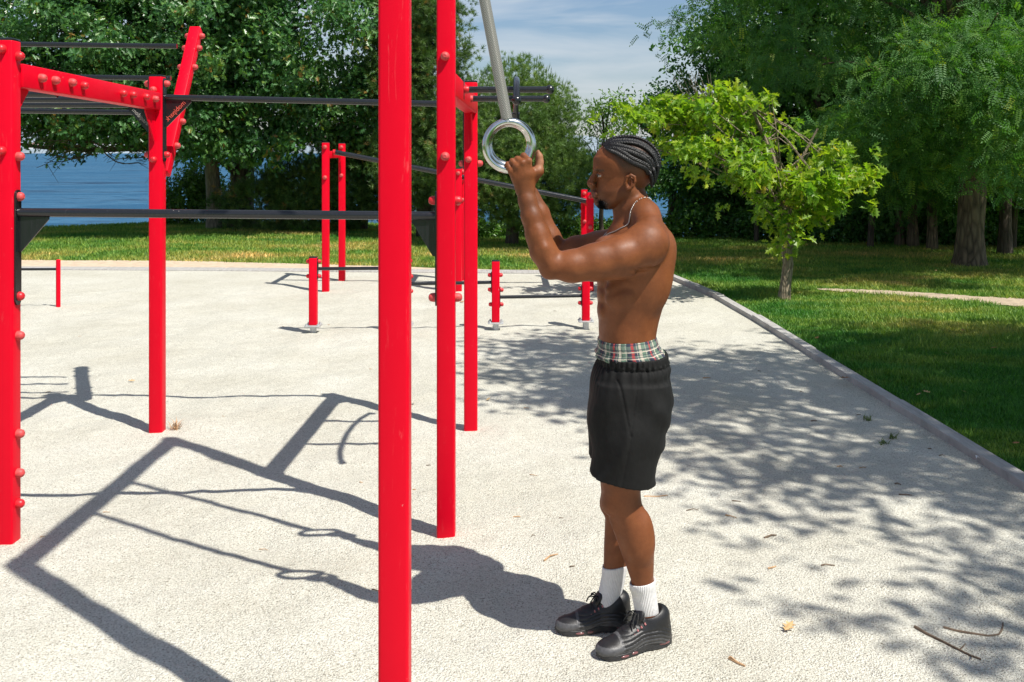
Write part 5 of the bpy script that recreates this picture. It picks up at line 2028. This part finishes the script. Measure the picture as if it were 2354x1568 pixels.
def build_trees():
    # --- left: the big oak over the shore
    b = np.array([gr(556, 527)[0], gr(556, 527)[1], 0.0])
    tr = [b + np.array(p) for p in ((0, 0, -.2), (0, 0, 0.05), (-.02, 0, .5), (.03, 0, 1.1), (-.05, -.1, 2.0), (-.2, -.2, 3.2), (-.5, -.2, 4.6))]
    blobs = [((-9.6, 20.4, 3.9), (3.0, 2.4, 2.1)), ((-6.9, 19.9, 4.6), (3.0, 2.3, 2.7)), ((-4.2, 20.3, 4.4), (2.1, 2.0, 2.5)),
             ((-7.0, 21, 7.2), (4.0, 2.6, 1.6), 0.35), ((-9.6, 20.2, 2.35), (2.6, 1.7, 0.50), 1.3), ((-6.6, 19.7, 2.5), (2.0, 1.6, 0.8), 1.2), ((-11.6, 19.8, 3.2), (1.6, 1.6, 1.6)), ((-4.7, 20.5, 2.5), (1.5, 1.2, 1.0), 1.2), ((-3.0, 20.7, 2.5), (1.0, 1.0, 1.3), 1.2), ((-8.4, 20.4, 2.25), (1.6, 1.4, .5), 1.3)]
    o = empty('oak_tree', b, 'big dark oak with a broad lobed-leaf crown and a stout dark trunk by the water', 'tree')
    pos, yd, nd, tone, tip = sprays(blobs, 7600, 14, 0.24, 0.45, 0.35, .6, .6, 330, (.34, .34, .11))
    scatter('crown', L_OAK, pos, yd, nd, 0.135 * (0.65 + 0.6 * RNG.random(len(pos))), M['leaf_oak'], o, tone)
    limbs(o, tr, [.42, .34, .27, .26, .25, .22, .15], tip[RNG.integers(0, len(tip), 34)], M['bark_dark'], 0.10)
    # bare drooping twigs under its crown
    mb = MB()
    for k in range(46):
        x0 = RNG.uniform(-8.6, -6.2)
        p = np.array([x0, RNG.uniform(19.2, 20.4), RNG.uniform(1.75, 2.2)])
        dr = np.array([RNG.uniform(-1, -0.5) if k % 4 else RNG.uniform(.3, .8), RNG.uniform(-.2, .2), RNG.uniform(-.35, .02)])
        L = RNG.uniform(0.7, 1.9)
        pts = [p + dr * L * t + np.array([0, 0, 0.10 * math.sin(t * 5 + k)]) for t in np.linspace(0, 1, 7)]
        mb.tube(pts, [0.014 * (1 - 0.8 * t) + 0.002 for t in np.linspace(0, 1, 7)], 5)
        for j in range(4):
            s = pts[2 + j]
            d2 = dr * 0.5 + RNG.normal(0, 0.3, 3)
            mb.tube([s, s + d2 * 0.25, s + d2 * 0.5], [0.006, 0.004, 0.002], 4)
    mb.build('bare_twigs', M['bark_dark'], o)
    # --- its neighbour with the pale ringed trunk
    b = np.array([gr(491, 531)[0], gr(491, 531)[1], 0.0])
    tr = [b + np.array(p) for p in ((0, 0, -.2), (0, 0, 0.03), (0, 0, .3), (-.01, 0, .9), (-.06, 0, 1.7), (-.1, .05, 2.5), (-.2, .1, 3.6))]
    broad('tall_tree', 'tree with a straight pale ringed trunk in front of the stout dark oak', b, tr, [.20, .175, .16, .15, .145, .13, .1],
          [((-6.9, 21.6, 4.4), (1.3, 1.0, 1.6)), ((-6.2, 21.4, 3.2), (1.0, .8, 1.0))], 420, 14, L_OAK, 0.16, M['leaf_oak'], bark='bark_pale', tgt=7)
    # --- leafy bush by the shore, left of the trunks
    broad('leafy_bush', 'bright leafy bush at the shore, left of the pale trunk', (-7.55, 22.9, 0), [(-7.45, 22.9, -.1), (-7.45, 22.9, .3), (-7.4, 22.9, .8)], [.05, .04, .03],
          [((-7.5, 22.8, .62), (.62, .6, .62)), ((-7.15, 22.8, 1.05), (.52, .5, .5)), ((-7.85, 22.7, .35), (.4, .4, .35)), ((-6.9, 22.9, .6), (.6, .5, .6))], 620, 14, L_PLAIN, 0.085, M['leaf_bush'], 0.14, cat='bush', tgt=9, rb=.03)
    # --- pines behind the posts
    pine('low spreading pine right of the dark oak trunk, yellowing at its tips', (-4.9, 21.3, 0), 1.3, .10,
         [((-5.2, 21.0, .60), (.95, .6, .6)), ((-4.4, 21.1, .85), (.9, .6, .75)), ((-3.6, 21.2, .8), (.8, .6, .8))], 6500, .14, M['needle'], tmpl=TUFT)
    pine('dark middle-height pine behind the left pair of slim red posts', (-3.3, 21.9, 0), 3.0, .13,
         [((-3.5, 21.7, 1.2), (1.1, .8, 1.1)), ((-3.0, 21.8, 2.2), (1.05, .8, 1.0)), ((-2.2, 21.6, 1.0), (.8, .6, .9))], 8000, .145, M['needle'])
    pine('tall cone-bearing pine rising out of the picture between the tallest red posts', (-1.75, 20.2, 0), 7.5, .20,
         [((-1.95, 19.6, 1.5), (.75, .7, .9)), ((-1.75, 19.6, 3.0), (.80, .7, 1.1)), ((-1.75, 19.7, 4.5), (.68, .7, 1.0)), ((-2.3, 19.9, 3.6), (.6, .6, 1.2)), ((-1.05, 19.4, 3.75), (.26, .3, .28)), ((-1.75, 19.8, 6), (.5, .5, .9))],
         12500, .145, M['needle'], tgt=20)
    pine('round-headed bright green pine behind the ring', (0.0, 18.6, 0), 3.0, .13,
         [((0.05, 18.2, 2.15), (1.10, .95, 1.22)), ((.35, 18.0, 1.3), (1.05, .9, .95)), ((-.5, 18.1, 1.5), (.85, .8, 1.1)), ((.95, 18.3, 1.15), (.55, .6, .85))], 16000, .125, M['needle_r'], upw=.35, tgt=22, candles=700)
    # --- airy little tree against the sky
    b = (1.75, 19.6, 0)
    broad('slender_tree', 'thin airy tree with sky showing through its fine branches', b, [(1.78, 19.6, -.1), (1.75, 19.6, .4), (1.78, 19.6, .9), (1.7, 19.6, 1.4), (1.82, 19.6, 2.0), (1.75, 19.6, 2.6)], [.05, .045, .04, .03, .022, .012],
          [((1.55, 19.5, 2.3), (.55, .5, .5)), ((1.95, 19.5, 2.45), (.5, .5, .5)), ((1.9, 19.5, 1.6), (.5, .45, .6)), ((1.4, 19.6, 1.35), (.4, .4, .45))], 170, 9, L_SLIM, .09, M['leaf_air'], .17, 'bark_dark', tgt=26, rb=.035, shell=.2, twig=.006)
    # --- low shrubs along the lawn edge
    for i, (x, y, w, h_, lab) in enumerate((( -0.75, 20.4, .5, .24, 'low green shrub at the lawn edge between the tall posts and the round pine'), (.1, 20.6, .55, .26, 'low green shrub at the lawn edge under the round pine'),
                                            (1.0, 20.6, .55, .30, 'brownish green shrub at the lawn edge behind the man\'s raised forearm'), (1.75, 20.6, .5, .24, 'low bright shrub at the lawn edge under the airy tree'),
                                            (2.5, 20.5, .5, .26, 'low bright shrub at the lawn edge behind the man\'s chin'), (3.3, 20.3, .5, .30, 'leafy shrub at the lawn edge behind the man\'s back'))):
        broad('low_shrub', lab, (x, y, 0), [(x, y, -.05), (x, y, .1), (x + .02, y, .2)], [.03, .025, .02], [((x - w * .3, y, h_ * .6), (w * .8, .4, h_)), ((x + w * .5, y, h_ * .5), (w * .7, .4, h_ * .8))], 150, 13, L_PLAIN, .075, M['leaf_bush'], .10, cat='shrub', tgt=5, rb=.02)
    for i, (x, y, w, h_, lab) in enumerate(((4.3, 20.2, .7, .45, 'dark shrub at the lawn edge below the crown of the young oak'), (5.4, 19.6, .8, .45, 'dark shrub at the lawn edge behind the trunk of the young oak'), (6.6, 18.95, .8, .45, 'dark shrub between the wood edge trunks, left of the sunlit pair'),
                                            (7.6, 18.4, .8, .5, 'dark shrub behind the sunlit pair of trunks'), (8.6, 18.0, .8, .55, 'dark shrub behind the thick locust trunk'), (9.6, 17.9, .8, .6, 'dark shrub at the right end of the wood edge'))):
        broad('low_shrub', lab, (x, y, 0), [(x, y, -.05), (x, y, .1), (x + .02, y, .3)], [.03, .025, .02], [((x - w * .3, y, h_ * .8), (w * .9, .4, h_ * 1.1)), ((x + w * .5, y, h_ * .7), (w * .8, .4, h_ * 1.0))], 520, 13, L_PLAIN, .085, M['leaf_bg'], .12, cat='shrub', tgt=5, rb=.02)
    # --- the young oak on the lawn
    b = gr(1804, 690)
    X0, Y0 = b[0], b[1]
    o = empty('young_oak', b, 'young yellow-green oak with a crooked slim trunk on the sunlit lawn', 'tree')
    tr = [b + np.array(p) for p in ((-.02, 0, -.1), (-.01, 0, .03), (.01, 0, .2), (.035, 0, .42), (.01, 0, .62), (0.03, 0, .85), (.01, .02, 1.1), (-.06, 0, 1.45), (-.22, 0, 1.85), (-.4, 0, 2.25))]
    bl = []
    for (x, y, rx, rz, dy) in ((1540, 260, 75, 38, .1), (1640, 235, 85, 45, -.1), (1700, 290, 95, 55, .2), (1580, 330, 65, 45, -.2), (1700, 370, 100, 55, -.3), (1800, 330, 80, 50, .2), (1880, 330, 60, 45, 0),
                               (1760, 440, 95, 50, -.1), (1860, 410, 80, 50, -.3), (1940, 400, 45, 30, .1), (1830, 480, 85, 40, .1), (1800, 540, 60, 35, -.1), (1900, 470, 50, 30, .1), (1450, 275, 55, 28, -.1), (1600, 290, 60, 30, 0), (1720, 225, 35, 26, 0)):
        c = q(x, y, Y0 + dy)
        s = F / Y0
        bl.append((c, (rx / s, .32, rz / s)))
    pos, yd, nd, tone, tip = sprays(bl, 500, 9, .11, .25, .05, .75, .25, 150, (.15, .15, .045))
    yd[:, 0] += 0.25 * np.sign(pos[:, 0] - X0)
    scatter('crown', L_OAK, pos, yd, nd, .128 * (0.6 + 0.6 * RNG.random(len(pos))), M['leaf_sap'], o, tone)
    mb = MB()
    mb.tube(tr, [.095, .078, .066, .062, .064, .058, .052, .042, .03, .018], 12, jit=.06)
    mb.tube([tr[5], tr[5] + np.array([.05, 0, .3]), tr[5] + np.array([.12, .05, .7]), tr[5] + np.array([.35, 0, 1.15])], [.035, .03, .022, .012], 8, jit=.05)
    mb.tube([tr[6], tr[6] + np.array([-.25, 0, .15]), tr[6] + np.array([-.6, -.05, .3]), tr[6] + np.array([-.95, 0, .75])], [.03, .026, .02, .01], 8, jit=.05)
    mb.ball(tr[4] + np.array([.03, -.02, .02]), .05)
    for i in range(60):
        tg = tip[RNG.integers(0, len(tip))]
        s = tr[RNG.integers(5, len(tr))]
        mid = (s + tg) / 2 + np.array([0, 0, .08])
        mb.tube([s, mid, tg], [.012, .008, .004], 5)
    mb.build('trunk', M['bark_sap'], o, angle=80)
    mb = MB()
    for i in range(14):
        s = q(1615 + RNG.normal(0, 14), 240, Y0)
        e = s + np.array([RNG.uniform(-.25, .12), RNG.uniform(-.1, .1), RNG.uniform(.12, .42)])
        mb.tube([s, (s + e) / 2 + RNG.normal(0, .02, 3), e], [.006, .004, .002], 4)
    mb.build('bare_twigs', M['twig'], o)
    # --- the big locust at the right
    b = gr(2228, 612)
    X0, Y0 = b[0], b[1]
    o = empty('locust_tree', b, 'big locust with a thick ridged trunk and feathery leaves over the right lawn', 'tree')
    tr = [b + np.array(p) for p in ((0, 0, -.2), (0, 0, .02), (0, 0, .15), (.02, 0, .5), (.05, 0, 1.1), (.05, .05, 2.0), (-.1, .1, 3.2), (-.2, .2, 4.6))]
    bl = [((6.4, 14.9, 6.6), (3.6, 3.0, 1.9), .6), ((5.1, 12.6, 6.7), (1.7, 1.6, 1.0), 1.0), ((4.6, 15.6, 3.9), (1.7, 1.4, 1.5), 1.0), ((6.6, 15.2, 4.1), (1.9, 1.3, 1.3), 1.0), ((8.3, 14.2, 3.9), (1.6, 1.4, 1.3), 1.0),
          ((6.3, 13.6, 2.75), (1.0, .7, .75), 1.3), ((5.7, 12.7, 2.75), (.95, .65, .75), 1.9), ((6.5, 12.3, 2.45), (.8, .6, .85), 1.9), ((6.0, 12.5, 1.65), (.65, .45, .38), 1.6), ((4.95, 12.9, 2.1), (.65, .5, .5), 1.5), ((5.35, 14.2, 1.95), (.85, .6, .55), 1.4), ((6.35, 13.9, 1.55), (.6, .5, .4), 1.4), ((5.4, 15.5, 1.5), (.9, .6, .45), 1.4), ((6.6, 15.6, 2.0), (1.3, .6, .7), 1.4), ((8.3, 14.6, 1.9), (.9, .6, .6), 1.4), ((6.3, 16.5, 1.9), (1.6, .8, .85), 1.3), ((8.1, 16.2, 2.0), (1.3, .8, .9), 1.3), ((7.2, 16.3, 1.45), (1.2, .5, .45), 1.3), ((5.1, 16.6, 1.5), (1.0, .6, .6), 1.2), ((6.95, 14.1, 2.4), (.85, .4, 1.1), 2.2), ((6.5, 17.4, 1.0), (1.3, .5, .5), 1.2), ((8.2, 17.0, 1.1), (1.0, .5, .5), 1.2), ((8.9, 15.0, 1.4), (.6, .5, .6), 1.4), ((8.2, 13.3, 3.0), (.8, .7, .8), 1.6)]
    pos, yd, nd, tone, tip = sprays(bl, 7200, 6, .26, .4, .5, .6, .5, 260, (.30, .30, .12))
    scatter('crown', L_PIN, pos, yd, nd, .215 * (0.7 + 0.5 * RNG.random(len(pos))), M['leaf_loc'], o, tone)
    limbs(o, tr, [.32, .25, .22, .195, .185, .18, .15, .10], tip[tip[:, 2] > 2.9][RNG.integers(0, 800, 24)], M['bark_warm'], .055, jit=.10, seg=18)
    # --- wood edge behind it: each tree its own trunk and crown
    specs = [
        (3.35, 20.9, .09, 'slim leafy tree at the lawn edge just right of the man\'s head', [((3.3, 20.5, 1.5), (.85, .9, 1.2)), ((3.15, 20.6, 2.6), (.7, .8, .7)), ((4.0, 20.4, 1.2), (.7, .8, 1.0))], 560, L_PLAIN, .10),
        (4.6, 20.6, .10, 'leafy tree behind the young oak whose crown meets the open sky', [((4.5, 20.2, 2.8), (1.1, 1.0, 1.3)), ((4.1, 20.3, 3.9), (.85, .9, .9)), ((5.2, 20.2, 4.6), (1.2, 1.0, 1.1)), ((4.6, 20.4, 1.4), (.9, .9, .9))], 1050, L_PLAIN, .115),
        (6.1, 19.6, .13, 'slim tree in the wood behind the young oak, trunk half hidden', [((5.9, 19.4, 3.4), (1.2, 1.0, 1.4)), ((6.0, 19.4, 5.0), (1.3, 1.0, 1.0)), ((6.2, 19.5, 1.9), (1.0, .8, .7))], 760, L_PLAIN, .115),
        (gr(2068, 565)[0], gr(2068, 565)[1], .07, 'tree with a dark leaning trunk, left of a sunlit pair of trunks', [((7.3, 18.6, 3.6), (1.2, 1.0, 1.4)), ((7.1, 18.6, 2.3), (.8, .7, .6))], 520, L_PLAIN, .115),
        (gr(2097, 567)[0], gr(2097, 567)[1], .075, 'tree with a sunlit straight trunk in the middle of the dark wood', [((7.5, 18.5, 4.4), (1.3, 1.0, 1.2)), ((7.8, 18.4, 2.7), (.7, .7, .5))], 420, L_PLAIN, .115),
        (gr(2142, 574)[0], gr(2142, 574)[1], .07, 'tree with a sunlit base leaning just left of the thick locust trunk', [((7.6, 17.8, 3.9), (1.3, .9, 1.4)), ((7.3, 17.8, 2.5), (.7, .6, .5))], 420, L_PLAIN, .115),
        (gr(2310, 585)[0], gr(2310, 585)[1], .09, 'dark tree right of the thick locust trunk', [((8.7, 17.3, 3.4), (1.4, 1.0, 1.7)), ((9.2, 17.2, 1.5), (.8, .8, .8))], 620, L_PLAIN, .115),
        (10.0, 19.5, .14, 'dense dark tree at the back of the wood by the right edge', [((9.7, 19.5, 2.6), (1.8, 1.0, 2.2)), ((9.5, 19.3, .9), (1.6, .8, .9))], 1500, L_PLAIN, .13),
        (8.3, 20.8, .12, 'dark tree filling the back of the wood behind the sunlit trunks', [((8.1, 20.8, 2.9), (1.9, 1.0, 2.3)), ((7.9, 20.6, .85), (1.5, .7, .85)), ((6.7, 20.6, .8), (1.0, .6, .8))], 1700, L_PLAIN, .13),
        (5.9, 21.3, .12, 'dark tree at the back of the wood behind the crown of the young oak', [((5.8, 21.3, 2.4), (1.8, .9, 2.0)), ((5.3, 21.0, .8), (1.2, .6, .8)), ((4.2, 21.2, .9), (1.0, .6, .9))], 1800, L_PLAIN, .13),
    ]
    for k, (x, y, r, lab, bl, n, lf, sz) in enumerate(specs):
        b = np.array([x, y, ground_z(x, y)])
        lean = (.25, -.1, .05, .12, .02, -.22, .1, 0, .1, .05)[k]
        top = bl[0][0]
        tr = [b + np.array([lean * t * t * .6 + (top[0] - x - lean * .6) * max(0, t - .4) * 1.2 * (t > .4), 0, -0.1 + (top[2] + .4 - b[2]) * t]) for t in np.linspace(0, 1, 8)]
        broad('wood_edge_tree', lab, b, tr, [r * s for s in (1.6, 1.15, 1, .95, .85, .7, .5, .3)], bl, int(n * 1.45), 14, lf, sz * .85, M['leaf_bg'], .22, 'bark_warm' if k in (3, 4, 5) else 'bark_dark', group='trees at the edge of the wood', tgt=12, shell=.4, clump=max(30, n // 9))
    # --- thin stems standing between them
    for (px, py, r, lab) in ((1735, 552, .05, 'thin dark stem behind the young oak trunk'), (2003, 568, .06, 'short dark stem standing alone on the shaded lawn'), (2250, 566, .05, 'thin stem right behind the thick locust trunk'), (2330, 574, .06, 'thin stem by the right edge of the wood')):
        b = gr(px, py)
        o = empty('slim_tree', b, lab, 'tree', 'thin stems between the wood edge trees')
        bl = [(b + np.array([0, 0, 2.5]), (.55, .5, .9))]
        pos, yd, nd, tone, tip = sprays(bl, 90, 12, .2)
        scatter('crown', L_PLAIN, pos, yd, nd, .11 * (0.7 + .6 * RNG.random(len(pos))), M['leaf_bg'], o, tone)
        limbs(o, [b + np.array([.03 * math.sin(k + px), 0, -.1 + .45 * k]) for k in range(7)], [r * (1 - .1 * k) for k in range(7)], tip[:6], M['bark_dark'], .03)
    # --- tree beside the court whose crown hangs above the frame and throws the dappled shade
    b = (6.3, 3.9, 0)
    bl = [((5.9, 4.3, 6.3), (2.5, 2.3, 1.2)), ((7.6, 4.6, 6.0), (2.4, 2.6, 1.4), 1.6), ((8.0, 6.6, 6.0), (1.6, 1.2, .9), 1.4), ((6.6, 3.0, 6.0), (1.6, 1.5, .8), 1.3), ((4.5, 5.2, 6.1), (1.3, 1.2, .7)), ((5.0, 2.9, 6.0), (1.5, 1.3, .7), .9), ((8.6, 3.0, 6.5), (2.2, 2.2, 1.2)), ((6.9, 6.2, 6.2), (1.9, 1.2, .9)), ((5.4, 1.2, 6.0), (1.3, .8, .5), 1.5), ((6.6, 1.8, 6.1), (1.2, .9, .6)), ((10.6, 4.0, 6.6), (2.4, 2.8, 1.4)), ((9.8, .6, 6.4), (2.4, 2.2, 1.2)), ((7.2, 5.6, 5.6), (1.6, 1.2, .7), 1.4), ((8.6, 5.0, 5.8), (1.5, 1.2, .8), 1.4), ((3.5, 4.9, 6.0), (1.0, 1.1, .5), 1.5), ((3.3, 6.4, 6.0), (.9, .9, .4), 1.2)]
    broad('shade_tree', 'leafy tree beside the court that casts the dappled shade on gravel and lawn', b, [(6.3, 3.9, -.1), (6.3, 3.9, .3), (6.3, 3.95, 1.5), (6.35, 4, 3), (6.4, 4.1, 4.6), (6.4, 4.2, 6.2)], [.3, .24, .2, .18, .15, .1],
          bl, 4800, 13, L_OAK, .14, M['leaf_oak'], .30, tgt=46, shell=.12, rb=.04)


build_trees()


# ------------------------------------------------------------------ litter on the gravel and lawn
def build_litter():
    wood = mat_plain('dry_twig_bark', (0.15, 0.105, 0.07), 0.9, 0.35, 60, 0.5)
    pale = mat_plain('pale_dry_twig', (0.42, 0.26, 0.14), 0.85, 0.3, 60, 0.4)
    leafm = mat_plain('dry_oak_leaf', (0.50, 0.33, 0.15), 0.7, 0.25, 40, 0.3)
    redl = mat_plain('russet_dry_leaf', (0.36, 0.16, 0.06), 0.7, 0.25, 40, 0.3)

    def twig(pts, r, lab, m=wood, group=None, knots=()):
        P = []
        for (x, y) in pts:
            p = gr(x, y)
            p[2] = float(gravel_h(p[0], p[1])) + r * .5
            P.append(p)
        if len(P) == 2:
            mid = (P[0] + P[1]) / 2 + np.array([random.uniform(-.01, .01), random.uniform(-.01, .01), .004])
            P = [P[0], mid, P[1]]
        n = len(P)
        mb = MB().tube(P, [r * (1.1 - .55 * k / (n - 1)) for k in range(n)], 7, jit=.12)
        for (i, dx, dy) in knots:
            mb.tube([P[i], P[i] + np.array([dx, dy, .012])], [r * .6, r * .3], 5)
        o = mb.build('twig', m, None, org=P[0])
        tag(o, lab, 'twig', group)

    twig([(2102, 1451), (2130, 1466), (2165, 1481), (2205, 1499), (2232, 1512), (2254, 1521)], .0058, 'straight dark twig lying in the tree shade at the bottom right', knots=((3, .03, .02), (4, -.01, -.03)))
    twig([(2168, 1450), (2195, 1457), (2230, 1464), (2270, 1470), (2295, 1468), (2303, 1455), (2305, 1440)], .0045, 'bent brown twig with a hooked end above the straight dark one')
    twig([(1676, 1520), (1695, 1530), (1712, 1538)], .006, 'short brown twig on sunlit gravel right of the near shoe', pale, knots=((1, -.02, .02),))
    twig([(1480, 1144), (1510, 1142), (1535, 1140)], .004, 'thin straight twig beside the man\'s knee', pale)
    twig([(1250, 1298), (1282, 1285)], .004, 'orange-brown twig lying left of the man\'s shin', pale)
    twig([(1765, 1311), (1783, 1308)], .004, 'tiny pale twig on the sunlit strip right of the socks', pale)
    rr = random.Random(21)
    for k in range(22):
        x, y = rr.uniform(1560, 2300), rr.uniform(760, 1330)
        if gr(x, y)[0] > kerb_x(gr(x, y)[1]) - .12:
            continue
        a = rr.uniform(-.5, .5)
        L = rr.uniform(8, 34) * (y - 345) / 800
        twig([(x, y), (x + L * math.cos(a), y + L * .4 * math.sin(a))], rr.uniform(.0025, .0045), 'small twig scattered in the dappled shade on the gravel', rr.choice((wood, wood, pale)), 'small twigs in the dappled shade')
    for k in range(22):
        x, y = rr.uniform(60, 1330), rr.uniform(700, 1520)
        a = rr.uniform(-.5, .5)
        L = rr.uniform(6, 22) * (y - 345) / 800
        twig([(x, y), (x + L * math.cos(a), y + L * .4 * math.sin(a))], rr.uniform(.0015, .003), 'small dry twig scattered on the sunlit gravel', rr.choice((pale, pale, wood)), 'small twigs on the sunlit gravel')

    def leaf(x, y, s, lab, m=leafm, group=None, tilt=.25, name='dry_leaf', z=.016):
        p = gr(x, y)
        p[2] = z if z > .02 else float(gravel_h(p[0], p[1]))
        T, faces = L_OAK
        a = rr.uniform(0, 6.28)
        R = Matrix.Rotation(a, 3, 'Z') @ Matrix.Rotation(rr.uniform(-tilt, tilt), 3, 'X') @ Matrix.Rotation(rr.uniform(-tilt, tilt), 3, 'Y')
        V = []
        for v in T:
            c = Vector((v[0], v[1] - .5, v[2] + 0.35 * (v[1] - .5) ** 2))
            V.append(np.array(R @ c) * s + p + np.array([0, 0, .012]))
        mb = MB().add(V, faces)
        o = mb.build(name, m, None, org=p, smooth=False)
        tag(o, lab, 'leaf', group)

    leaf(1813, 1449, .075, 'tan curled oak leaf on sunlit gravel right of the near shoe', tilt=.4)
    leaf(303, 881, .06, 'brown dry leaf on the gravel left of the leaning frame shadow')
    leaf(1325, 790, .06, 'orange dry leaf on the gravel left of the plaid waistband')
    leaf(1245, 792, .05, 'small tan leaf left of the orange one')
    leaf(1062, 697, .06, 'brown dry leaf on the far gravel under the lowest bar', redl)
    leaf(950, 930, .05, 'dry leaf behind the tallest near post', redl)
    leaf(1122, 926, .045, 'tan leaf at the edge of the tree shade right of the slim red post')
    leaf(1940, 889, .11, 'russet dry leaf lying on the kerb', redl, z=.055)
    for k in range(18):
        x, y = rr.uniform(1700, 2340), rr.uniform(620, 1060)
        g = gr(x, y)
        if g[0] < kerb_x(g[1]) + .25:
            continue
        leaf(x, y, rr.uniform(.04, .07), 'small fallen leaf on the shaded lawn right of the kerb', rr.choice((leafm, redl, leafm)), 'fallen leaves on the lawn', z=.03)
    # weeds through the gravel
    wm = mat_plain('weed_green', (0.11, 0.16, 0.035), .6, .3, 30, 0)
    for (x, y, h_, lab) in ((2050, 1012, .07, 'tuft of weeds growing through gravel below the kerb'), (1995, 968, .05, 'small weed tuft by the kerb above the larger tuft'), (2030, 1024, .045, 'small weed tuft left of the larger tuft by the kerb'), (400, 990, .10, 'dry stalky weed at the foot of the left rear post')):
        p = gr(x, y)
        p[2] = float(gravel_h(p[0], p[1]))
        mb = MB()
        for i in range(26):
            a = rr.uniform(0, 6.28)
            L = h_ * rr.uniform(.5, 1.1)
            b0 = p + np.array([rr.uniform(-.025, .025), rr.uniform(-.02, .02), -.004])
            e = b0 + np.array([math.cos(a) * L * .7, math.sin(a) * L * .5, L * rr.uniform(.4, .9)])
            w = np.array([-math.sin(a), math.cos(a), 0]) * .003
            mb.add([b0 - w, b0 + w, (b0 + e) / 2 + w * .8 + np.array([0, 0, L * .15]), e, (b0 + e) / 2 - w * .8 + np.array([0, 0, L * .15])], [(0, 1, 2, 3, 4)])
        o = mb.build('weed_tuft', wm if x > 1000 else pale, None, org=p, smooth=False)
        tag(o, lab, 'weed')
    # a scrap of paper on the grass
    p = gr(2254, 1067)
    p[2] = .04
    mb = MB()
    V = []
    for i in range(5):
        for j in range(4):
            V.append(p + np.array([(i - 2) * .014, (j - 1.5) * .012, rr.uniform(-.008, .01)]))
    mb.add(V, [(i * 4 + j, i * 4 + 4 + j, i * 4 + 5 + j, i * 4 + 1 + j) for i in range(4) for j in range(3)])
    tag(mb.build('paper_scrap', mat_plain('white_paper', (.75, .75, .75), .8, .05, 20, 0), None, org=p), 'crumpled white paper scrap on the shaded grass right of the kerb', 'litter')


build_litter()
